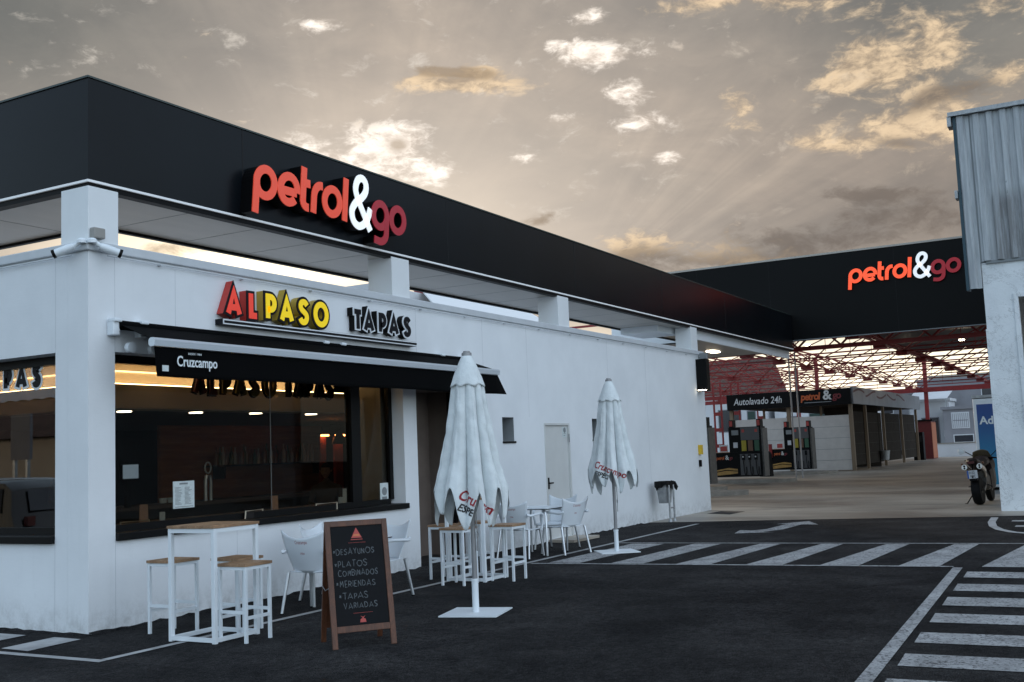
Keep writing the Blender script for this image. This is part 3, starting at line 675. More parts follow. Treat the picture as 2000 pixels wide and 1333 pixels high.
# ------------------------------------------------------------------ awning
aw = thing('awning', 'black folding-arm awning with silver front bar over the long window', 'awning', (.3, 0, 3.05))
def A_(x, y, z): return (x-.3, y, z-3.05)
X0, X1, YF = .30, 7.02, -.60
m = M(); n = 2
m.add([A_(X0+.02, -.07, 3.07), A_(X1-.02, -.07, 3.07), A_(X1+.05, YF, 2.87), A_(X0-.04, YF, 2.87)], [(0, 1, 2, 3)]); m.build('canvas', m_awn, aw, solid=.006)
m = M(); m.tube([A_(X0, -.07, 3.06), A_(X1, -.07, 3.06)], .05, 14); m.build('roller', m_awn, aw, smooth=True)
m = M(); P = [(-.035, -.04), (.02, -.045), (.045, -.02), (.045, .025), (.02, .045), (-.02, .045), (-.045, .02)]
FB = Fr(A_(X0-.05, YF-.02, 2.835), (0, 1, 0), (0, 0, 1)); m.prism(P, FB, 0, X1-X0+.12); m.build('front_bar', m_silver, aw, smooth=True)
def val(uu, vv):
    x = X0-.02+(X1-X0+.08)*uu; w = .012*math.sin(uu*29)+.008*math.sin(uu*61+1)
    return A_(x+(.20*vv if uu > .999 else .02*vv if uu < .001 else .02*vv*(1 if uu < .5 else 1)) , YF-.02+w*vv-.02*vv, 2.79-vv*(.295+.006*math.sin(uu*17)))
vo = M().grid(val, 60, 8).build('valance', m_awn, aw, smooth=True, solid=.003)
FV = Fr(A_(0, YF-.062, 0), (1, 0, 0), (0, 0, 1))
text_mesh('Cruzcampo', .150, Fr(A_(.535, YF-.062, 2.606), (1, 0, 0), (0, 0, 1)), m_textwht, 'lettering', vo, d=.001, sx=.80, bold=.002)
text_mesh('DESDE 1904', .030, Fr(A_(.69, YF-.062, 2.728), (1, 0, 0), (0, 0, 1)), m_textwht, 'lettering', vo, d=.001, sx=.9, space=1.35)
M().box(.345-.3, .425-.3, YF-.066, YF-.060, 2.545-3.05, 2.605-3.05).build('sticker', m_paper, vo)
for xa, sg in ((.75, 1), (6.5, -1)):
    m = M(); e = (xa+.9*sg, -.30, 2.86)
    m.bar(A_(xa, -.10, 2.90), A_(*e), .05, .04); m.bar(A_(*e), A_(xa+.15*sg, YF+.03, 2.84), .045, .035); m.lathe([(.04, -.05), (.04, .05)], 12, A_(*e)); m.build('folding_arm', m_white, aw)
for xa in (.27, .62, 3.6, 3.95, 6.35, 6.98):
    m = M(); m.box(xa-.045-.3, xa+.045-.3, -.10, -.004, 2.95-3.05, 3.11-3.05); m.box(xa-.05-.3, xa+.05-.3, -.13, -.02, 3.085-3.05, 3.125-3.05); m.build('bracket', m_white, aw, bevel=.012)
for xa in (.42, .72, .86): M().lathe([(.02, -.03), (.055, -.025), (.055, .03), (.03, .045)], 14, A_(xa, -.13, 2.83), 'y').build('arm_joint', m_white, aw, smooth=True)

# ------------------------------------------------------------------ cameras and box on the corner
def cctv(label, loc, d, g):
    t = thing('security_camera', label, 'security camera', loc, 0, g); D = Vector(d).normalized()
    m = M(); m.lathe([(.05, 0), (.05, .03), (.03, .05)], 14, (0, 0, 0)); m.tube([(0, 0, .03), D*.06+Vector((0, 0, .01)), D*.1], .025, 10); m.build('mount', m_white, t, smooth=True)
    m = M(); m.tube([D*.08, D*.14, D*.27], [.035, .042, .042], 14); b_ = m.build('camera_body', m_white, t, smooth=True)
    m = M(); m.tube([D*.271, D*.30], [.043, .046], 14); m.build('lens_hood', m_black, b_, smooth=True)
cctv('white bullet camera on the corner parapet pointing along the long wall', (.0, -.06, 3.865), (.75, -.45, -.30), 'security cameras on the wall corner')
cctv('white bullet camera on the corner parapet pointing along the short side wall', (-.06, .02, 3.865), (-.45, .62, -.30), 'security cameras on the wall corner')
tag(M().box(.015, .155, -.075, -.002, 3.925, 4.035).build('junction_box', mat('grey_box', (.30, .29, .27), .6), bevel=.012), 'small grey square junction box on the corner column above the cameras', 'electrical box')

# ------------------------------------------------------------------ stickers on the long window
mn = M().box(1.31, 1.62, .224, .232, 1.135, 1.432).build('menu_poster', m_paper); tag(mn, 'pale printed menu sheet stuck on the glass of the long window', 'poster')
q = M()
for k in range(14):
    z = 1.36-.014*k; q.box(1.335, 1.335+random.uniform(.05, .11), .221, .2235, z, z+.005); q.box(1.475, 1.475+random.uniform(.05, .11), .221, .2235, z, z+.005)
q.box(1.40, 1.52, .221, .2235, 1.395, 1.413); q.box(1.33, 1.60, .221, .2235, 1.148, 1.154); q.build('print', m_grey, mn)
st = M().box(5.125, 5.312, .224, .232, .957, 1.247).build('window_sticker', m_paper); tag(st, 'pale sticker with round dark emblem in the lower right of the window', 'sticker')
q = M(); q.lathe([(.058, .2205), (.058, .2235)], 20, (5.218, 0, 1.13), 'y'); q.box(5.16, 5.275, .2205, .2235, 1.0, 1.055); q.build('emblem', m_grey, st)

# ------------------------------------------------------------------ inside the cafe
inn = thing('cafe_interior', 'dim cafe room with lit warm cornice seen through the windows', 'interior')
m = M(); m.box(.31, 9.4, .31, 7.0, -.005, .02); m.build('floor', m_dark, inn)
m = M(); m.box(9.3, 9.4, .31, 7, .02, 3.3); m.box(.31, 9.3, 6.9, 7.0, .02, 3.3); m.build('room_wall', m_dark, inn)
m = M(); m.box(5.2, 9.29, 4.66, 4.70, .02, 2.27)
for k in range(20): m.box(5.2, 9.29, 4.63, 4.659, .1+k*.105, .175+k*.105)
m.build('slat_wall', wood_mat('warm_slats', (.34, .13, .055), (.50, .20, .09), (.6, 6, 6)), inn)  # wood colour raised to carry the warm glow on this wall
m = M(); m.box(.31, 9.3, .305, 1.15, 2.86, 2.9); m.box(.31, 1.15, 1.15, 6.9, 2.86, 2.9); m.build('perimeter_ceiling', mat('ceiling_cream', (.42, .37, .29), .8), inn)
m = M(); m.box(1.15, 5.30, 1.15, 1.2, 2.27, 2.9); m.box(1.15, 1.2, 1.2, 6.9, 2.27, 2.9); m.build('cornice_wall', m_cream, inn)
m = M(); m.box(.9, 5.30, .9, .93, 2.28, 2.55); m.box(.9, .93, .93, 6.9, 2.28, 2.55); m.build('cornice_front', mat('cornice_beige', (.35, .27, .19), .8), inn)
m = M(); m.box(.9, 5.30, .93, 1.149, 2.27, 2.30); m.box(.93, 1.149, 1.149, 6.9, 2.27, 2.30); m.build('cornice_floor', m_cream, inn)
m = M(); m.box(.96, 5.28, .95, .99, 2.52, 2.565); m.box(.95, .99, .99, 6.8, 2.52, 2.565); m.build('cove_light', m_led, inn)
m = M(); m.box(1.12, 5.28, 1.135, 1.149, 2.715, 2.73); m.box(1.135, 1.149, 1.149, 6.8, 2.715, 2.73); m.build('upper_cove_light', mat('warm_led_thin', (1, .7, .35), .5, emit=(1.0, .66, .32), estr=2.6), inn)
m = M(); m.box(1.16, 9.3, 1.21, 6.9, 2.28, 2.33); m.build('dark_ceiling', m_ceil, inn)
for x, y in ((1.70, 1.44), (2.83, 1.42), (3.87, 1.36), (5.03, 1.36)):
    M().lathe([(.085, 2.268), (.085, 2.279)], 18, (x, y, 0)).build('downlight', m_lamp, inn)
for x, y in ((1.55, .62), (.55, .75), (3.6, .6), (.6, 2.1)):
    M().lathe([(.05, 2.848), (.05, 2.859)], 16, (x, y, 0)).build('downlight', m_lamp, inn)
m = M(); m.box(5.31, 5.45, .32, .92, .02, 2.9); m.build('end_wall', mat('end_wall_beige', (.26, .245, .22), .8), inn)
for x0, x1 in ((6.98, 7.13), (7.36, 7.58)):
    m = M(); m.box(x0, x1, 2.8, 2.84, .6, 2.0); w_ = m.build('red_panel', mat('red_wall_panel', (.22, .035, .02), .7), inn)
    M().box(x0, x1, 2.73, 2.79, 2.0, 2.03).build('panel_light', m_ledwall, w_)
# bar counter, shelf and bottles
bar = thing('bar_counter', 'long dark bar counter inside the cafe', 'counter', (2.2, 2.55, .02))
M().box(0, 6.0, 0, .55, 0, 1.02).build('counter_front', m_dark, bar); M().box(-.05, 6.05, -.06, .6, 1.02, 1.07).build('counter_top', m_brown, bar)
sh = thing('bottle_shelf', 'dark shelf along the back wall of the bar', 'shelf', (6.1, 4.3, 1.56)); M().box(0, 3.1, 0, .3, 0, .03).build('board', m_brown, sh); M().box(.2, .24, .02, .28, -.2, 0).build('bracket', m_dark, sh); M().box(2.8, 2.84, .02, .28, -.2, 0).build('bracket', m_dark, sh)
mg1 = mat('brown_glass', (.22, .10, .05), .12, spec=.6); mg2 = mat('green_glass', (.08, .13, .07), .12, spec=.6); mg3 = mat('clear_spirit', (.55, .48, .38), .12, spec=.6)
bprof = [(.001, 0), (.036, .001), (.036, .17), (.028, .20), (.013, .225), (.012, .29), (.014, .291), (.001, .30)]
m0 = M(); m0.lathe(bprof, 12); protos = []
for mt in (mg1, mg2, mg3):
    o = m0.build('bottle', mt, smooth=True); protos.append(o); tag(o, 'bottle standing in the row on the dark shelf behind the bar', 'bottle', 'bottles on the back shelf')
for k in range(30):
    o = protos[k] if k < 3 else protos[k % 3].copy()
    if k >= 3: COL.objects.link(o)
    o.location = (6.2+k*.098+random.uniform(-.02, .02), 4.42+random.uniform(-.04, .04), 1.592); s = random.uniform(.85, 1.2); o.scale = (s, s, s)
tp = thing('beer_tap', 'polished chrome beer tap with a ring on top standing on the bar', 'beer tap', (4.31, 2.7, 1.09))
M().tube([(-.05, 0, 0), (-.05, 0, .28), (-.03, 0, .36)], .028, 12).build('column', m_alu, tp, smooth=True); M().tube([(.05, 0, 0), (.05, 0, .28), (.03, 0, .36)], .028, 12).build('column', m_alu, tp, smooth=True)
M().tube([(.06*math.cos(a*.524), 0, .47+.08*math.sin(a*.524)) for a in range(12)], .013, 8, True).build('badge_ring', m_alu, tp, smooth=True)
mo = thing('monitor', 'till monitor with pale screen inside behind the window', 'monitor', (2.58, 2.4, 1.09))
M().box(-.03, .03, -.03, .03, 0, .40).build('stand', m_black, mo); M().box(-.14, .14, -.06, -.02, .36, .57).build('bezel', m_black, mo); M().box(-.125, .125, -.066, -.061, .375, .555).build('screen', m_screen, mo)
cg = protos[0]
def cup(x, y, z):
    m = M(); m.lathe([(.001, 0), (.028, .001), (.04, .07), (.036, .07), (.026, .01), (.001, .011)], 14); return m.build('cup', m_paper, smooth=True, loc=(x, y, z))
c0 = None
for k in range(8):
    if c0 is None: o = c0 = cup(0, 0, 0)
    else: o = c0.copy(); COL.objects.link(o)
    o.location = (3.62+k*.075, 2.9+.03*(k % 2), 1.091); tag(o, 'white cup in the row on the bar top', 'cup', 'cups on the bar')
# narrow shelf-table along the window
wt = thing('window_table', 'narrow brown table inside along the long window', 'table', (.6, .55, .02))
M().box(0, 4.6, 0, .42, .93, .97).build('table_top', m_brown, wt)
for xx in (.15, 2.1, 4.1): M().box(xx, xx+.06, .18, .24, 0, .93).build('leg', m_dark, wt)
def cardstand(x, y, w, h, mt, label, rz=0, g='menu cards on the window table'):
    o = M().add([(-w/2, 0, 0), (w/2, 0, 0), (w/2, .025, h), (-w/2, .025, h), (-w/2, .05, 0), (w/2, .05, 0)], [(0, 1, 2, 3), (4, 3, 2, 5), (0, 3, 4), (1, 5, 2)]).build('menu_card', mt, loc=(x, y, .992)); o.rotation_euler = (0, 0, rz-.72)
    tag(o, label, 'menu card', g); return o
cardstand(1.26, .62, .09, .20, m_paper2, 'brownish folded menu card left of the menu sheet', .3)
cardstand(1.50, .6, .06, .10, m_paper, 'small white card beside the menu sheet')
cardstand(3.42, .65, .09, .18, m_paper2, 'dim brown menu card in the middle of the window table')
cardstand(4.86, .62, .10, .20, m_paper, 'tall white menu card at the right end of the window table', -.2)
cardstand(4.72, .60, .07, .09, m_paper, 'short white card beside the tall white menu card')
# cafe chairs inside: only rails show above the sill
def inchair(x, y, rz, label):
    t = thing('cafe_chair', label, 'chair', (x, y, .02), rz, 'chairs inside the cafe')
    M().box(-.2, .2, -.2, .2, .60, .64).build('seat', m_dark, t)
    m = M(); m.tube([(-.2, -.2, 0), (-.2, -.22, .62), (-.19, -.25, 1.02), (.19, -.25, 1.02), (.2, -.22, .62), (.2, -.2, 0)], .009, 8); m.build('back_frame', m_cream, t, smooth=True)
    M().box(-.18, .18, -.245, -.235, .72, 1.0).build('backrest', m_dark, t)
    for sx in (-.19, .19): M().tube([(sx, .19, 0), (sx, .17, .6)], .012, 8).build('leg', m_dark, t)
inchair(.80, .50, 0, 'dark chair at the left end inside the long window'); inchair(2.5, .44, .2, 'dark chair inside left of the glass joint'); inchair(3.95, .46, -.1, 'dark chair inside below the white menu cards')
pl = thing('pendant_lamp', 'black conical pendant lamp hanging inside near the red panels', 'lamp', (7.05, 2.45, 1.86))
M().lathe([(.13, 0), (.10, .09), (.035, .2), (.02, .22)], 20).build('shade', m_black, pl, smooth=True); M().tube([(0, 0, .22), (0, 0, .55)], .006, 6).build('cord', m_black, pl); M().lathe([(.05, .012), (.05, .03)], 14).build('bulb', m_lamp, pl)
# letters inside the windows
sg2 = thing('inner_sign', 'dark ALPASO TAPAS letters hanging inside the top of the long window', 'sign', (0, 0, 0)); FI = front(0, .45, 0)
u0 = 1.83
for ch, ad, mt in zip('ALPASO TAPAS', [q*.60 for q in (.43, .34, .36, .46, .40, .50, .16, .32, .36, .32, .38, .3)], (m_silh, m_silh, m_silh2, m_silh2, m_silh2, m_silh2, 0, m_tblk, m_tblk, m_tblk, m_tblk, m_tblk)):
    if ch != ' ':
        a = M(); caps_letter(a, ch, FI, u0, 2.42, .30, .062, 0, .03, sx=.72); o = a.build('letter', mt, sg2); a = M(); caps_letter(a, ch, FI, u0, 2.42, .30, .062, -.02, -.002, .016, sx=.72); a.build('letter_outline', m_tblk, o)
    u0 += ad
sg3 = thing('inner_sign', 'black TAPAS letters with white outline on the side window', 'sign', (0, 0, 0)); FI = side(.226, 0, 0)
u0 = -2.14
for ch, ad in zip('TAPAS', (.25, .27, .20, .27, .3)):
    a = M(); caps_letter(a, ch, FI, u0, 2.49, .255, .060, 0, .004, sx=.78); o = a.build('letter', m_tblk, sg3); a = M(); caps_letter(a, ch, FI, u0, 2.49, .255, .060, -.006, -.002, .027, sx=.78); a.build('letter_outline', m_twht, o)
    u0 += ad

# ------------------------------------------------------------------ people inside (dim)
m_skin = mat('skin', (.35, .20, .14), .6); m_cloth1 = mat('dark_blue_cloth', (.02, .025, .04), .9); m_cloth2 = mat('brown_cloth', (.07, .05, .035), .9); m_hair = mat('dark_hair', (.015, .010, .008), .8)
def person(label, loc, rz, joints, edges, cloth, head):
    t = thing('person', label, 'person', loc, rz)
    me = bpy.data.meshes.new('body'); me.from_pydata([j[0] for j in joints], edges, []); me.materials.append(cloth)
    o = bpy.data.objects.new('body', me); COL.objects.link(o); o.parent = t
    sk = o.modifiers.new('skin', 'SKIN'); sl = me.skin_vertices[0].data
    for i, j in enumerate(joints): sl[i].radius = (j[1], j[2] if len(j) > 2 else j[1])
    sl[0].use_root = True; sk.use_smooth_shade = True
    sub = o.modifiers.new('sub', 'SUBSURF'); sub.levels = sub.render_levels = 2
    h = Vector(head)
    def hd(uu, vv):
        a = 2*math.pi*uu; e = math.pi*(vv-.5); r_ = math.cos(e)
        x, y, z = .076*r_*math.cos(a), .095*r_*math.sin(a), .118*math.sin(e)
        if z < -.03: x *= 1-.25*(-z-.03)/.09; y *= 1-.1*(-z-.03)/.09
        if y < -.06 and -.04 < z < .015: y -= .022*max(0, 1-abs(x)/.022)
        if y < -.06 and .01 < z < .04 and abs(x) > .018: y += .008
        return h+Vector((x, y, z))
    ho = M().grid(hd, 28, 22, True).build('head', m_skin, t, smooth=True)
    em = M()
    for sx in (-1, 1): em.lathe([(.001, -.012), (.018, -.006), (.028, .01), (.02, .022)], 10, (h.x+sx*.078, h.y+.01, h.z-.005))
    em.build('ear', m_skin, ho, smooth=True)
    em = M(); em.box(h.x-.024, h.x+.024, h.y-.094, h.y-.088, h.z-.056, h.z-.050); em.build('mouth', m_darkred, ho)
    em = M()
    for sx in (-1, 1): em.lathe([(.001, -.006), (.009, 0), (.001, .006)], 8, (h.x+sx*.03, h.y-.082, h.z+.012))
    em.build('eye', m_black, ho)
    def hr(uu, vv):
        a = 2*math.pi*uu; e = R(-12 + 102*vv); r_ = math.cos(e); y = .103*r_*math.sin(a); z = .127*math.sin(e)
        if y < -.03: z = max(z, .052)
        return h+Vector((.084*r_*math.cos(a), y+.006, z+.004))
    M().grid(hr, 24, 10, True).build('hair', m_hair, t, smooth=True)
    return t
stand = [((0, 0, .95), .15, .12), ((0, 0, 1.15), .14, .11), ((0, 0, 1.38), .17, .11), ((0, 0, 1.50), .06), ((0, 0, 1.58), .055),
         ((.19, 0, 1.42), .06), ((.24, -.08, 1.16), .045), ((.16, -.30, 1.08), .035), ((-.19, 0, 1.42), .06), ((-.24, -.06, 1.16), .045), ((-.18, -.28, 1.10), .035),
         ((.10, 0, .90), .09), ((.10, -.01, .48), .06), ((.10, .03, .06), .045), ((-.10, 0, .90), .09), ((-.10, -.01, .48), .06), ((-.10, .03, .06), .045), ((.10, -.12, .03), .035), ((-.10, -.12, .03), .035)]
se = [(0, 1), (1, 2), (2, 3), (3, 4), (2, 5), (5, 6), (6, 7), (2, 8), (8, 9), (9, 10), (0, 11), (11, 12), (12, 13), (0, 14), (14, 15), (15, 16), (13, 17), (16, 18)]
person('person in dark clothes standing at the till behind the bar', (2.65, 3.62, .02), R(-30), stand, se, m_cloth1, (0, -.03, 1.69))
sit = [((0, 0, .58), .16, .13), ((0, .01, .78), .15, .12), ((0, -.03, 1.02), .18, .12), ((0, -.05, 1.14), .06), ((0, -.07, 1.2), .055),
       ((.20, -.03, 1.04), .06), ((.25, -.12, .80), .045), ((.14, -.34, .80), .035), ((-.20, -.03, 1.04), .06), ((-.25, -.12, .80), .045), ((-.14, -.34, .80), .035),
       ((.10, -.02, .56), .09), ((.11, -.42, .56), .065), ((.11, -.40, .08), .045), ((-.10, -.02, .56), .09), ((-.11, -.42, .56), .065), ((-.11, -.40, .08), .045), ((.11, -.52, .05), .035), ((-.11, -.52, .05), .035)]
person('person in a brown top sitting at a table deep inside the cafe', (6.45, 2.25, .12), R(-60), sit, se, m_cloth2, (0, -.10, 1.31))
tt = thing('cafe_table', 'dark square table in front of the seated person', 'table', (5.95, 1.95, .02)); M().box(-.32, .32, -.32, .32, .72, .75).build('table_top', m_brown, tt); M().lathe([(.2, 0), (.2, .02), (.03, .03), (.03, .72)], 14).build('pedestal', m_dark, tt)

# ------------------------------------------------------------------ bar tables and stools
def slat_top(m, x0, x1, y0, y1, z0, z1, n):
    w = (y1-y0)/n
    for k in range(n): m.box(x0, x1, y0+k*w+.002, y0+(k+1)*w-.002, z0, z1)
    return m
def make_table(label, loc):
    t = thing('bar_table', label, 'bar table', loc, 0, 'high bar tables'); a = .27; H = 1.05
    slat_top(M(), -a-.028, a+.028, -a-.028, a+.028, H-.025, H, 8).build('table_top', m_slat, t)
    for sx in (-1, 1):
        for sy in (-1, 1): M().box(sx*a-.02, sx*a+.02, sy*a-.02, sy*a+.02, 0, H-.026).build('leg', m_white, t, bevel=.003)
    m = M()
    for s in (-1, 1):
        m.box(-a+.021, a-.021, s*a-.018, s*a+.018, H-.066, H-.028); m.box(s*a-.018, s*a+.018, -a+.021, a-.021, H-.066, H-.028)
    m.build('apron', m_white, t)
    m = M()
    for s in (-1, 1):
        m.box(-a+.021, a-.021, s*a-.018, s*a+.018, .012, .048); m.box(s*a-.018, s*a+.018, -a+.021, a-.021, .012, .048)
    m.build('foot_frame', m_white, t); return t
def make_stool(label, loc):
    t = thing('bar_stool', label, 'bar stool', loc, 0, 'wooden topped bar stools'); a, b_ = .155, .155; H = .70
    slat_top(M(), -a-.022, a+.022, -b_-.022, b_+.022, H-.025, H, 5).build('seat', m_slat, t)
    for sx in (-1, 1):
        for sy in (-1, 1): M().box(sx*a-.014, sx*a+.014, sy*b_-.014, sy*b_+.014, 0, H-.026).build('leg', m_white, t, bevel=.002)
    m = M()
    for s in (-1, 1): m.box(-a+.015, a-.015, s*b_-.012, s*b_+.012, H-.056, H-.028); m.box(s*a-.012, s*a+.012, -b_+.015, b_-.015, H-.056, H-.028)
    m.build('seat_frame', m_white, t)
    for s in (-1, 1):
        M().box(-a+.015, a-.015, s*b_-.011, s*b_+.011, .205, .233).build('stretcher', m_white, t); M().box(s*a-.011, s*a+.011, -b_+.015, b_-.015, .255, .283).build('stretcher', m_white, t)
    return t
tb = make_table('high slatted table by the building corner, left of the chalkboard', (.26, -1.41, 0))
dup(tb, (4.74, -1.56, 0), 0, 'high slatted table half hidden behind the nearer folded parasol')
sb = make_stool('slatted stool between the corner wall and the near high table', (.40, -.73, 0))
for x, y, l in ((.25, -1.80, 'slatted stool in front of the near high table, closest to the camera'), (.66, -1.32, 'slatted stool tucked behind the near high table'),
                (4.77, -1.08, 'slatted stool beside the entrance, leftmost at the far high table'), (4.25, -1.60, 'slatted stool in front of the far high table, left of the parasol pole'),
                (4.78, -2.0, 'slatted stool right of the parasol pole, at the far high table'), (5.25, -1.25, 'slatted stool hidden behind the far high table by the wall')):
    dup(sb, (x, y, 0), 0, l)

# ------------------------------------------------------------------ plastic armchairs and low tables
def make_chair(label, loc, rz):
    """local: faces +X, back at -X"""
    t = thing('plastic_armchair', label, 'chair', loc, rz, 'white plastic armchairs')
    def bk(uu, vv):
        s = uu*2-1; wdt = .195+.072*vv; top = .40*vv + (.085*abs(s)**2.0-.035)*vv**3
        return (-.20-.13*vv**1.2-.02*math.sin(vv*3) + .055*s*s*(1-.2*vv), s*wdt, .43+top)
    b_ = M().grid(bk, 17, 14).build('backrest', m_plastic, t, smooth=True, solid=.010)
    def st_(uu, vv):
        s = uu*2-1; return (-.20+.44*vv, s*(.225-.01*math.cos(vv*3)), .43-.018*math.sin(vv*math.pi)+.012*s*s - (.03*(vv-.85)/.15 if vv > .85 else 0))
    M().grid(st_, 13, 12).build('seat', m_plastic, t, smooth=True, solid=.012)
    for sy in (-1, 1):
        m = M(); P = spline([(-.285, sy*.245, .66), (-.22, sy*.285, .645), (-.05, sy*.30, .655), (.12, sy*.30, .66), (.20, sy*.292, .62), (.215, sy*.275, .52), (.215, sy*.255, .40)], 4)
        m.tube(P, [.020]*len(P), 8); m.build('armrest', m_plastic, t, smooth=True)
    for sx, sy in ((1, 1), (1, -1), (-1, 1), (-1, -1)):
        m = M(); top = (.205 if sx > 0 else -.21, sy*.235, .43); bot = (.25 if sx > 0 else -.30, sy*.265, .012)
        m.tube([top, tuple((top[i]*.45+bot[i]*.55) for i in range(3)), bot], [.021, .0165, .0155], 10); o = m.build('leg', m_alu, t, smooth=True)
        M().lathe([(.017, 0), (.018, .014)], 10, (bot[0], bot[1], 0)).build('foot_cap', m_black, o)
    bm = b_.data; bv = BVHTree.FromPolygons([v.co for v in bm.vertices], [p.vertices for p in bm.polygons])
    FB = Fr((-1.35, 0, 0), (0, -1, 0), (0, 0, 1))
    text_mesh('Cruzcampo', .052, Fr((-1.35, .075, .735), (0, -1, 0), (0, 0, 1)), m_textred, 'lettering', b_, sx=.62, project=bv)
    text_mesh('1904', .036, Fr((-1.35, .035, .62), (0, -1, 0), (0, 0, 1)), m_textred, 'lettering', b_, sx=.8, project=bv)
    return t
ch0 = make_chair('white armchair with its printed back to us, left of the chalkboard', (1.90, -1.30, 0), R(6))
for x, y, a, l in ((2.78, -.80, -80, 'white armchair against the wall behind the back-turned chair'), (2.93, -1.32, 172, 'white armchair right of the chalkboard, facing left'),
                   (7.28, -.80, 4, 'white armchair at the far low table nearest the high stools'), (7.93, -1.22, 68, 'white armchair at the far low table with its printed back to the car park'), (8.62, -.72, 178, 'white armchair behind the far low table, by the service door')):
    dup(ch0, (x, y, 0), R(a), l)
def make_low(label, loc):
    t = thing('low_table', label, 'table', loc, 0, 'low square terrace tables'); o = M().box(-.33, .33, -.33, .33, .715, .73).build('table_top', m_white, t); M().box(-.334, .334, -.334, .334, .703, .7145).build('top_edge', m_black, o)
    for sx in (-1, 1):
        for sy in (-1, 1): M().tube([(sx*.14, sy*.14, .70), (sx*.27, sy*.27, .68), (sx*.29, sy*.29, .60), (sx*.29, sy*.29, .003)], .017, 8).build('leg', m_alu, t, smooth=True)
    return t
lt = make_low('low white table hidden behind the chalkboard', (2.42, -1.33, 0)); dup(lt, (7.87, -.80, 0), 0, 'low white table between the three far armchairs')

# ------------------------------------------------------------------ chalkboard
ab = thing('chalkboard_stand', 'brown folding chalkboard stand listing breakfasts and tapas in chalk', 'chalkboard', (.275, -3.135, 0), math.atan2(-.31, .39))
HB, WB, lean = 1.06, .56, .235
Vv = Vector((0, lean, HB)).normalized(); FA = Fr((0, 0, 0), (1, 0, 0), Vv); Ls = math.hypot(lean, HB)
m = M()
for s in (-1, 1): m.prism([(s*(WB/2-.024)-.024, 0), (s*(WB/2-.024)+.024, 0), (s*(WB/2-.024)+.024, Ls), (s*(WB/2-.024)-.024, Ls)], FA, -.012, .012)
m.prism([(-WB/2+.048, Ls-.05), (WB/2-.048, Ls-.05), (WB/2-.048, Ls), (-WB/2+.048, Ls)], FA, -.011, .011); m.prism([(-WB/2+.048, .13), (WB/2-.048, .13), (WB/2-.048, .185), (-WB/2+.048, .185)], FA, -.011, .011)
m.build('front_frame', m_board, ab, bevel=.003)
pn = M().prism([(-WB/2+.049, .186), (WB/2-.049, .186), (WB/2-.049, Ls-.051), (-WB/2+.049, Ls-.051)], FA, -.006, .004).build('panel', m_chalk, ab)
FBk = Fr((0, 2*lean, 0), (1, 0, 0), Vector((0, -lean, HB)).normalized()); m = M()
for s in (-1, 1): m.prism([(s*(WB/2-.024)-.022, 0), (s*(WB/2-.024)+.022, 0), (s*(WB/2-.024)+.022, Ls-.03), (s*(WB/2-.024)-.022, Ls-.03)], FBk, -.012, .012)
m.prism([(-WB/2+.047, .13), (WB/2-.047, .13), (WB/2-.047, .18), (-WB/2+.047, .18)], FBk, -.01, .01); m.prism([(-WB/2+.047, .181), (WB/2-.047, .181), (WB/2-.047, Ls-.06), (-WB/2+.047, Ls-.06)], FBk, -.005, .005); m.build('rear_frame', m_board, ab)
for s in (-1, 1): M().tube([(s*(WB/2), .11, .5), (s*(WB/2), lean, .47), (s*(WB/2), 2*lean-.11, .5)], .004, 6).build('chain', m_galv, ab)
def chalk_line(txt, u0, v0, H, sp):
    m = M(); x = u0
    for ch in txt:
        if ch == ' ': x += H*.4; continue
        k = H*random.uniform(.9, 1.1); w = caps_letter(m, ch, FA, x, v0+random.uniform(-.003, .003), k, .0048, .0045, .0055, wob=.0022, sx=.72*sp); x += w+H*.16
    m.build('chalk_writing', m_chalkline, pn)
for txt, u0, v0, H, sp in (('*DESAYUNOS', -.222, .790, .052, 1.22), ('*PLATOS', -.215, .682, .055, 1.34), ('COMBINADOS', -.190, .605, .052, 1.10), ('*MERIENDAS', -.212, .512, .054, 1.22), ('*TAPAS', -.195, .408, .055, 1.42), ('VARIADAS', -.160, .328, .052, 1.30)):
    chalk_line(txt, u0, v0, H, sp)
m = M(); m.prism([(-.05, .93), (.045, .93), (-.002, 1.02)], FA, .0045, .0052); m.build('red_emblem', m_redprint, pn)
m = M(); m.prism([(-.034, .945), (.03, .945), (.022, .963), (-.026, .963)], FA, .0053, .0058); m.build('emblem_band', m_orprint, pn)
m = M(); m.prism([(-.055, .913), (.05, .913), (.05, .919), (-.055, .919)], FA, .0045, .0052); m.prism([(-.08, .888), (.075, .888), (.075, .890), (-.08, .890)], FA, .0045, .0052); m.prism([(-.08, .286), (.09, .286), (.09, .288), (-.08, .288)], FA, .0045, .0052)
m.prism([(-.026, .206), (.028, .206), (.022, .234), (.004, .240), (.022, .262), (.001, .250), (-.02, .262), (-.002, .240), (-.022, .234)], FA, .0045, .0052); m.build('red_emblem', m_redprint, pn)

